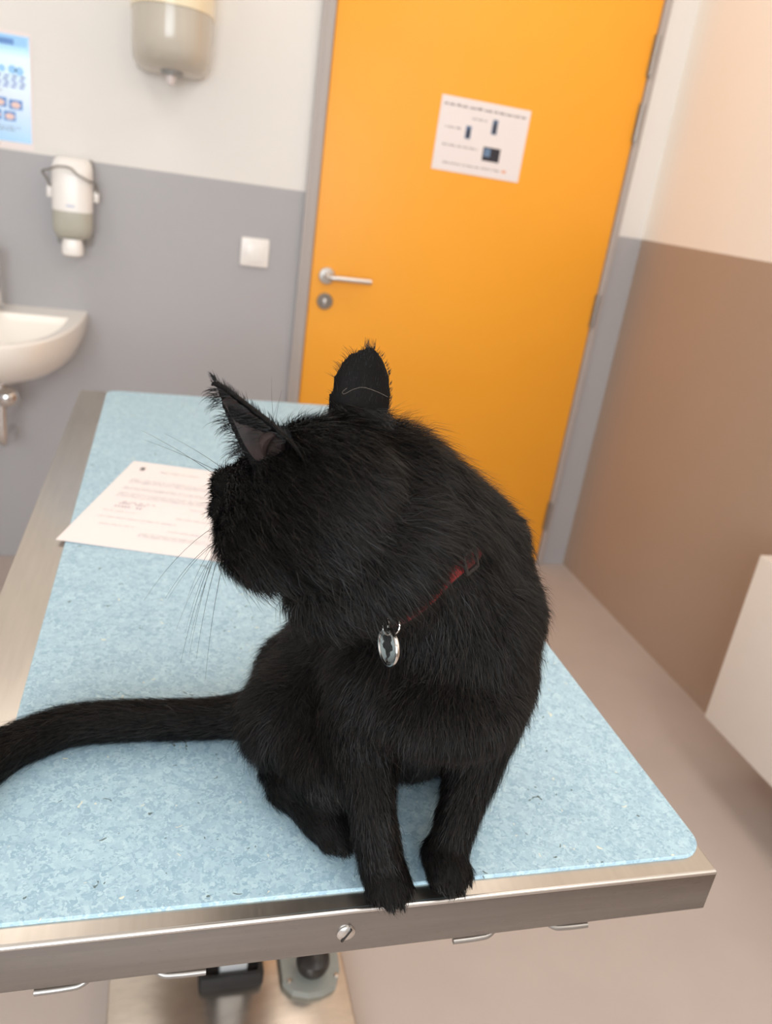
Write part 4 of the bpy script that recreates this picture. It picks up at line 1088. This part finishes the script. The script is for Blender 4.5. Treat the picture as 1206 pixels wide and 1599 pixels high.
for q in ((0, .0012, .0050), (-.0038, .0062, .0022), (.0, .0076, .0024), (.0038, .0058, .0022), (.0046, .0005, .0022), (-.0046, .0, .0022), (0, -.0042, .0026)): blot(*q)
tube(b, bez([TC + tn * .0009 + tu * -.0058 + tv * .0, TC + tn * .0009 + tu * -.0078 + tv * .0022, TC + tn * .0009 + tu * -.0098 + tv * .0008, TC + tn * .0009 + tu * -.0092 - tv * .0016], 6), .0005, 6)
obj('tag_emblem', b, M['tag_print'], collar)

# inner ears, eyes, nose, claws, whiskers
for e in CAT_EARS:
    b = bmesh.new(); rows = []
    for j in range(17):
        v = -.05 + .80 * j / 16
        ww = .66 * (1 - .25 * max(v, 0))
        rows.append([ear_point(e, -ww + 2 * ww * i / 10, max(v, 0.0), .0026 + .0016 * math.sin(7 * v + 4 * i / 10) * (1 - v)) + Vector(e['u']) * e['h'] * min(v, 0) for i in range(11)])
    ring_loft(b, rows, False, False, closed=False)
    o = CP('inner_ear', b, M['ear_skin']); o['label'] = 'bare dark pink skin inside the ear'
    b = bmesh.new(); cx_ = Vector(e['s']); fold = []
    for k in range(13):
        t = k / 12
        fold.append(ear_point(e, .62 - .95 * t, max(0, .16 + .10 * math.sin(2.6 * t) - .20 * t), .0045 + .003 * math.sin(3.1 * t)))
    tube(b, fold, [.0008 + .0022 * math.sin(3.0 * k / 12 + .1) for k in range(13)], 8)
    CP('ear_fold', b, M['ear_skin'])
# long hairs fringing the ears
def strands(name, items, m, w0):
    V = []; F_ = []
    for root, d1, d2, L_ in items:
        side = d1.cross(FWD + Vector((.1, .2, .3)) * .3)
        if side.length < 1e-5: continue
        side.normalize()
        k = len(V); n = 6
        p = Vector(root)
        for i in range(n):
            t = i / (n - 1); w = w0 * (1 - t) ** .7
            if i < n - 1: V += [tuple(p - side * w), tuple(p + side * w)]
            else: V.append(tuple(p))
            p = p + (d1 * (1 - t) + d2 * t).normalized() * (L_ / (n - 1))
        for i in range(n - 2): F_.append((k + 2 * i, k + 2 * i + 1, k + 2 * i + 3, k + 2 * i + 2))
        F_.append((k + 2 * n - 4, k + 2 * n - 3, k + 2 * n - 2))
    me = bpy.data.meshes.new(name); me.from_pydata(V, [], F_); me.materials.append(m)
    o = bpy.data.objects.new(name, me); COL.objects.link(o); o.parent = cat_root; o.matrix_parent_inverse = Matrix.Translation(-CATLOC)
    o['kind'] = 'stuff'
    return o
rt = random.Random(21); items = []
rv = lambda a: Vector((rt.uniform(-a, a), rt.uniform(-a, a), rt.uniform(-a, a)))
for ei, e in enumerate(CAT_EARS):
    up, s_, n_ = Vector(e['u']), Vector(e['s']), Vector(e['n'])
    sg = -1 if ei == 0 else 1
    for c_ in range(20 if ei == 0 else 0):                       # front edge fringe, in curved clumps
        vc = rt.uniform(0, .88) if ei == 0 else rt.uniform(0, .2)
        lean = rt.uniform(-.25, .45); drop = rt.uniform(.15, .75); Lc = (.021 - .012 * vc) * rt.uniform(.65, 1.1)
        for k in range(rt.randint(8, 16)):
            v = min(max(vc + rt.gauss(0, .018), 0), .96)
            r0 = ear_point(e, sg * rt.uniform(.5, .98), v, rt.uniform(-.001, .002))
            items.append((r0, (s_ * sg * .8 + up * (.3 + lean) + n_ * .25 + rv(.10)).normalized(), (s_ * sg * .7 - up * drop + n_ * .1 + rv(.16)).normalized(), Lc * rt.uniform(.6, 1.1)))
    for k in range(110 if ei == 0 else 60):                      # short hairs along the back edge
        v = rt.uniform(.0, .97)
        r0 = ear_point(e, -sg * rt.uniform(.8, 1.0), v, -.002)
        items.append((r0, (-s_ * sg * .4 + up * .9 - n_ * .2 + rv(.2)).normalized(), (up - s_ * sg * .25 + rv(.25)).normalized(), rt.uniform(.003, .0065) if ei == 0 else rt.uniform(.002, .004)))
    for k in range(26):
        r0 = ear_point(e, rt.uniform(-.7, .7), .95, 0)
        items.append((r0, (up + rv(.2)).normalized(), (up + s_ * sg * .2 + rv(.3)).normalized(), rt.uniform(.003, .007)))
    for k in range(260):                                          # sparse hair inside
        v = rt.uniform(0, .85); uu = rt.uniform(-.8, .8)
        r0 = ear_point(e, uu, v, .0026)
        items.append((r0, (up * .6 + s_ * sg * .5 + n_ * .35 + rv(.3)).normalized(), (s_ * sg + up * .2 + rv(.3)).normalized(), rt.uniform(.004, .010)))
strands('ear_hair', items, M['fur'], .00016)
def hp(r, f, u): return HC + HR_ * r + HF * f + HU * u
M['eye'] = mat('amber_green_eye', lin(150, 150, 50), 0.08, spec=0.7, var=0.2, scale=200)
for s in (-1, 1):
    b = bmesh.new(); bmesh.ops.create_uvsphere(b, u_segments=20, v_segments=14, radius=.0085, matrix=Matrix.Translation(hp(s * .0185, .0530, .004)))
    ey = CP('eye', b, M['eye'])
    c = hp(s * .0195, .0612, .004); b = bmesh.new()
    bmesh.ops.create_uvsphere(b, u_segments=12, v_segments=8, radius=1, matrix=Matrix.Translation(c) @ Matrix((HR_, HF, HU)).transposed().to_4x4() @ Matrix.Diagonal((.0022, .0010, .0062, 1)))
    obj('pupil', b, M['tag_print'], ey)
b = bmesh.new(); bmesh.ops.create_uvsphere(b, u_segments=14, v_segments=10, radius=1, matrix=Matrix.Translation(hp(0, .0725, -.0125)) @ Matrix((HR_, HF, HU)).transposed().to_4x4() @ Matrix.Diagonal((.0062, .004, .0042, 1)))
CP('nose', b, mat('black_nose_leather', (.012, .010, .010, 1), .35, var=.2))
rw = random.Random(5)
for s in (-1, 1):
    for k in range(11):
        b = bmesh.new()
        r0 = hp(s * (.017 + .004 * (k % 3)), .060 - .004 * (k % 3), -.016 - .0035 * (k // 3))
        L_ = rw.uniform(.045, .075)
        d = (HR_ * s * rw.uniform(.55, 1.0) + HF * rw.uniform(-.15, .45) + HU * (rw.uniform(-1.3, -.1) if s < 0 else rw.uniform(-.5, .3))).normalized()
        pts = [r0 + d * (L_ * t) - Vector((0, 0, 1)) * (.16 * L_ * 6 * t * t * .35) - HF * (.0 + .010 * t * t) for t in [i / 8 for i in range(9)]]
        tube(b, pts, [.00022 * (1 - .75 * i / 8) for i in range(9)], 4)
        CP('whisker', b, M['whisker'])
    for k in range(3):
        b = bmesh.new(); r0 = hp(s * (.018 + .004 * k), .052, .020)
        d = (HR_ * s * rw.uniform(.3, .7) + HF * .5 + HU * rw.uniform(.6, .9)).normalized(); L_ = rw.uniform(.035, .05)
        tube(b, [r0 + d * L_ * t + HR_ * s * .006 * t * t for t in [i / 6 for i in range(7)]], [.00018 * (1 - .75 * i / 6) for i in range(7)], 4)
        CP('brow_whisker', b, M['whisker'])
M['claw'] = mat('dark_claw', (.008, .007, .0065, 1), .55, spec=.2, var=.2)
b = bmesh.new()
tube(b, bez(STRAY, 6), .00007, 4)
CP('stray_hair', b, mat('pale_stray_hair', lin(130, 118, 106), .4, var=.05))
for p, d in CLAWS:
    p, d = Vector(p), Vector(d); b = bmesh.new()
    tube(b, [p - d * .002, p + d * .002 - Vector((0, 0, .0008)), p + d * .0045 - Vector((0, 0, .0030))], [.0011, .0009, .00015], 6)
    CP('claw', b, M['claw'])
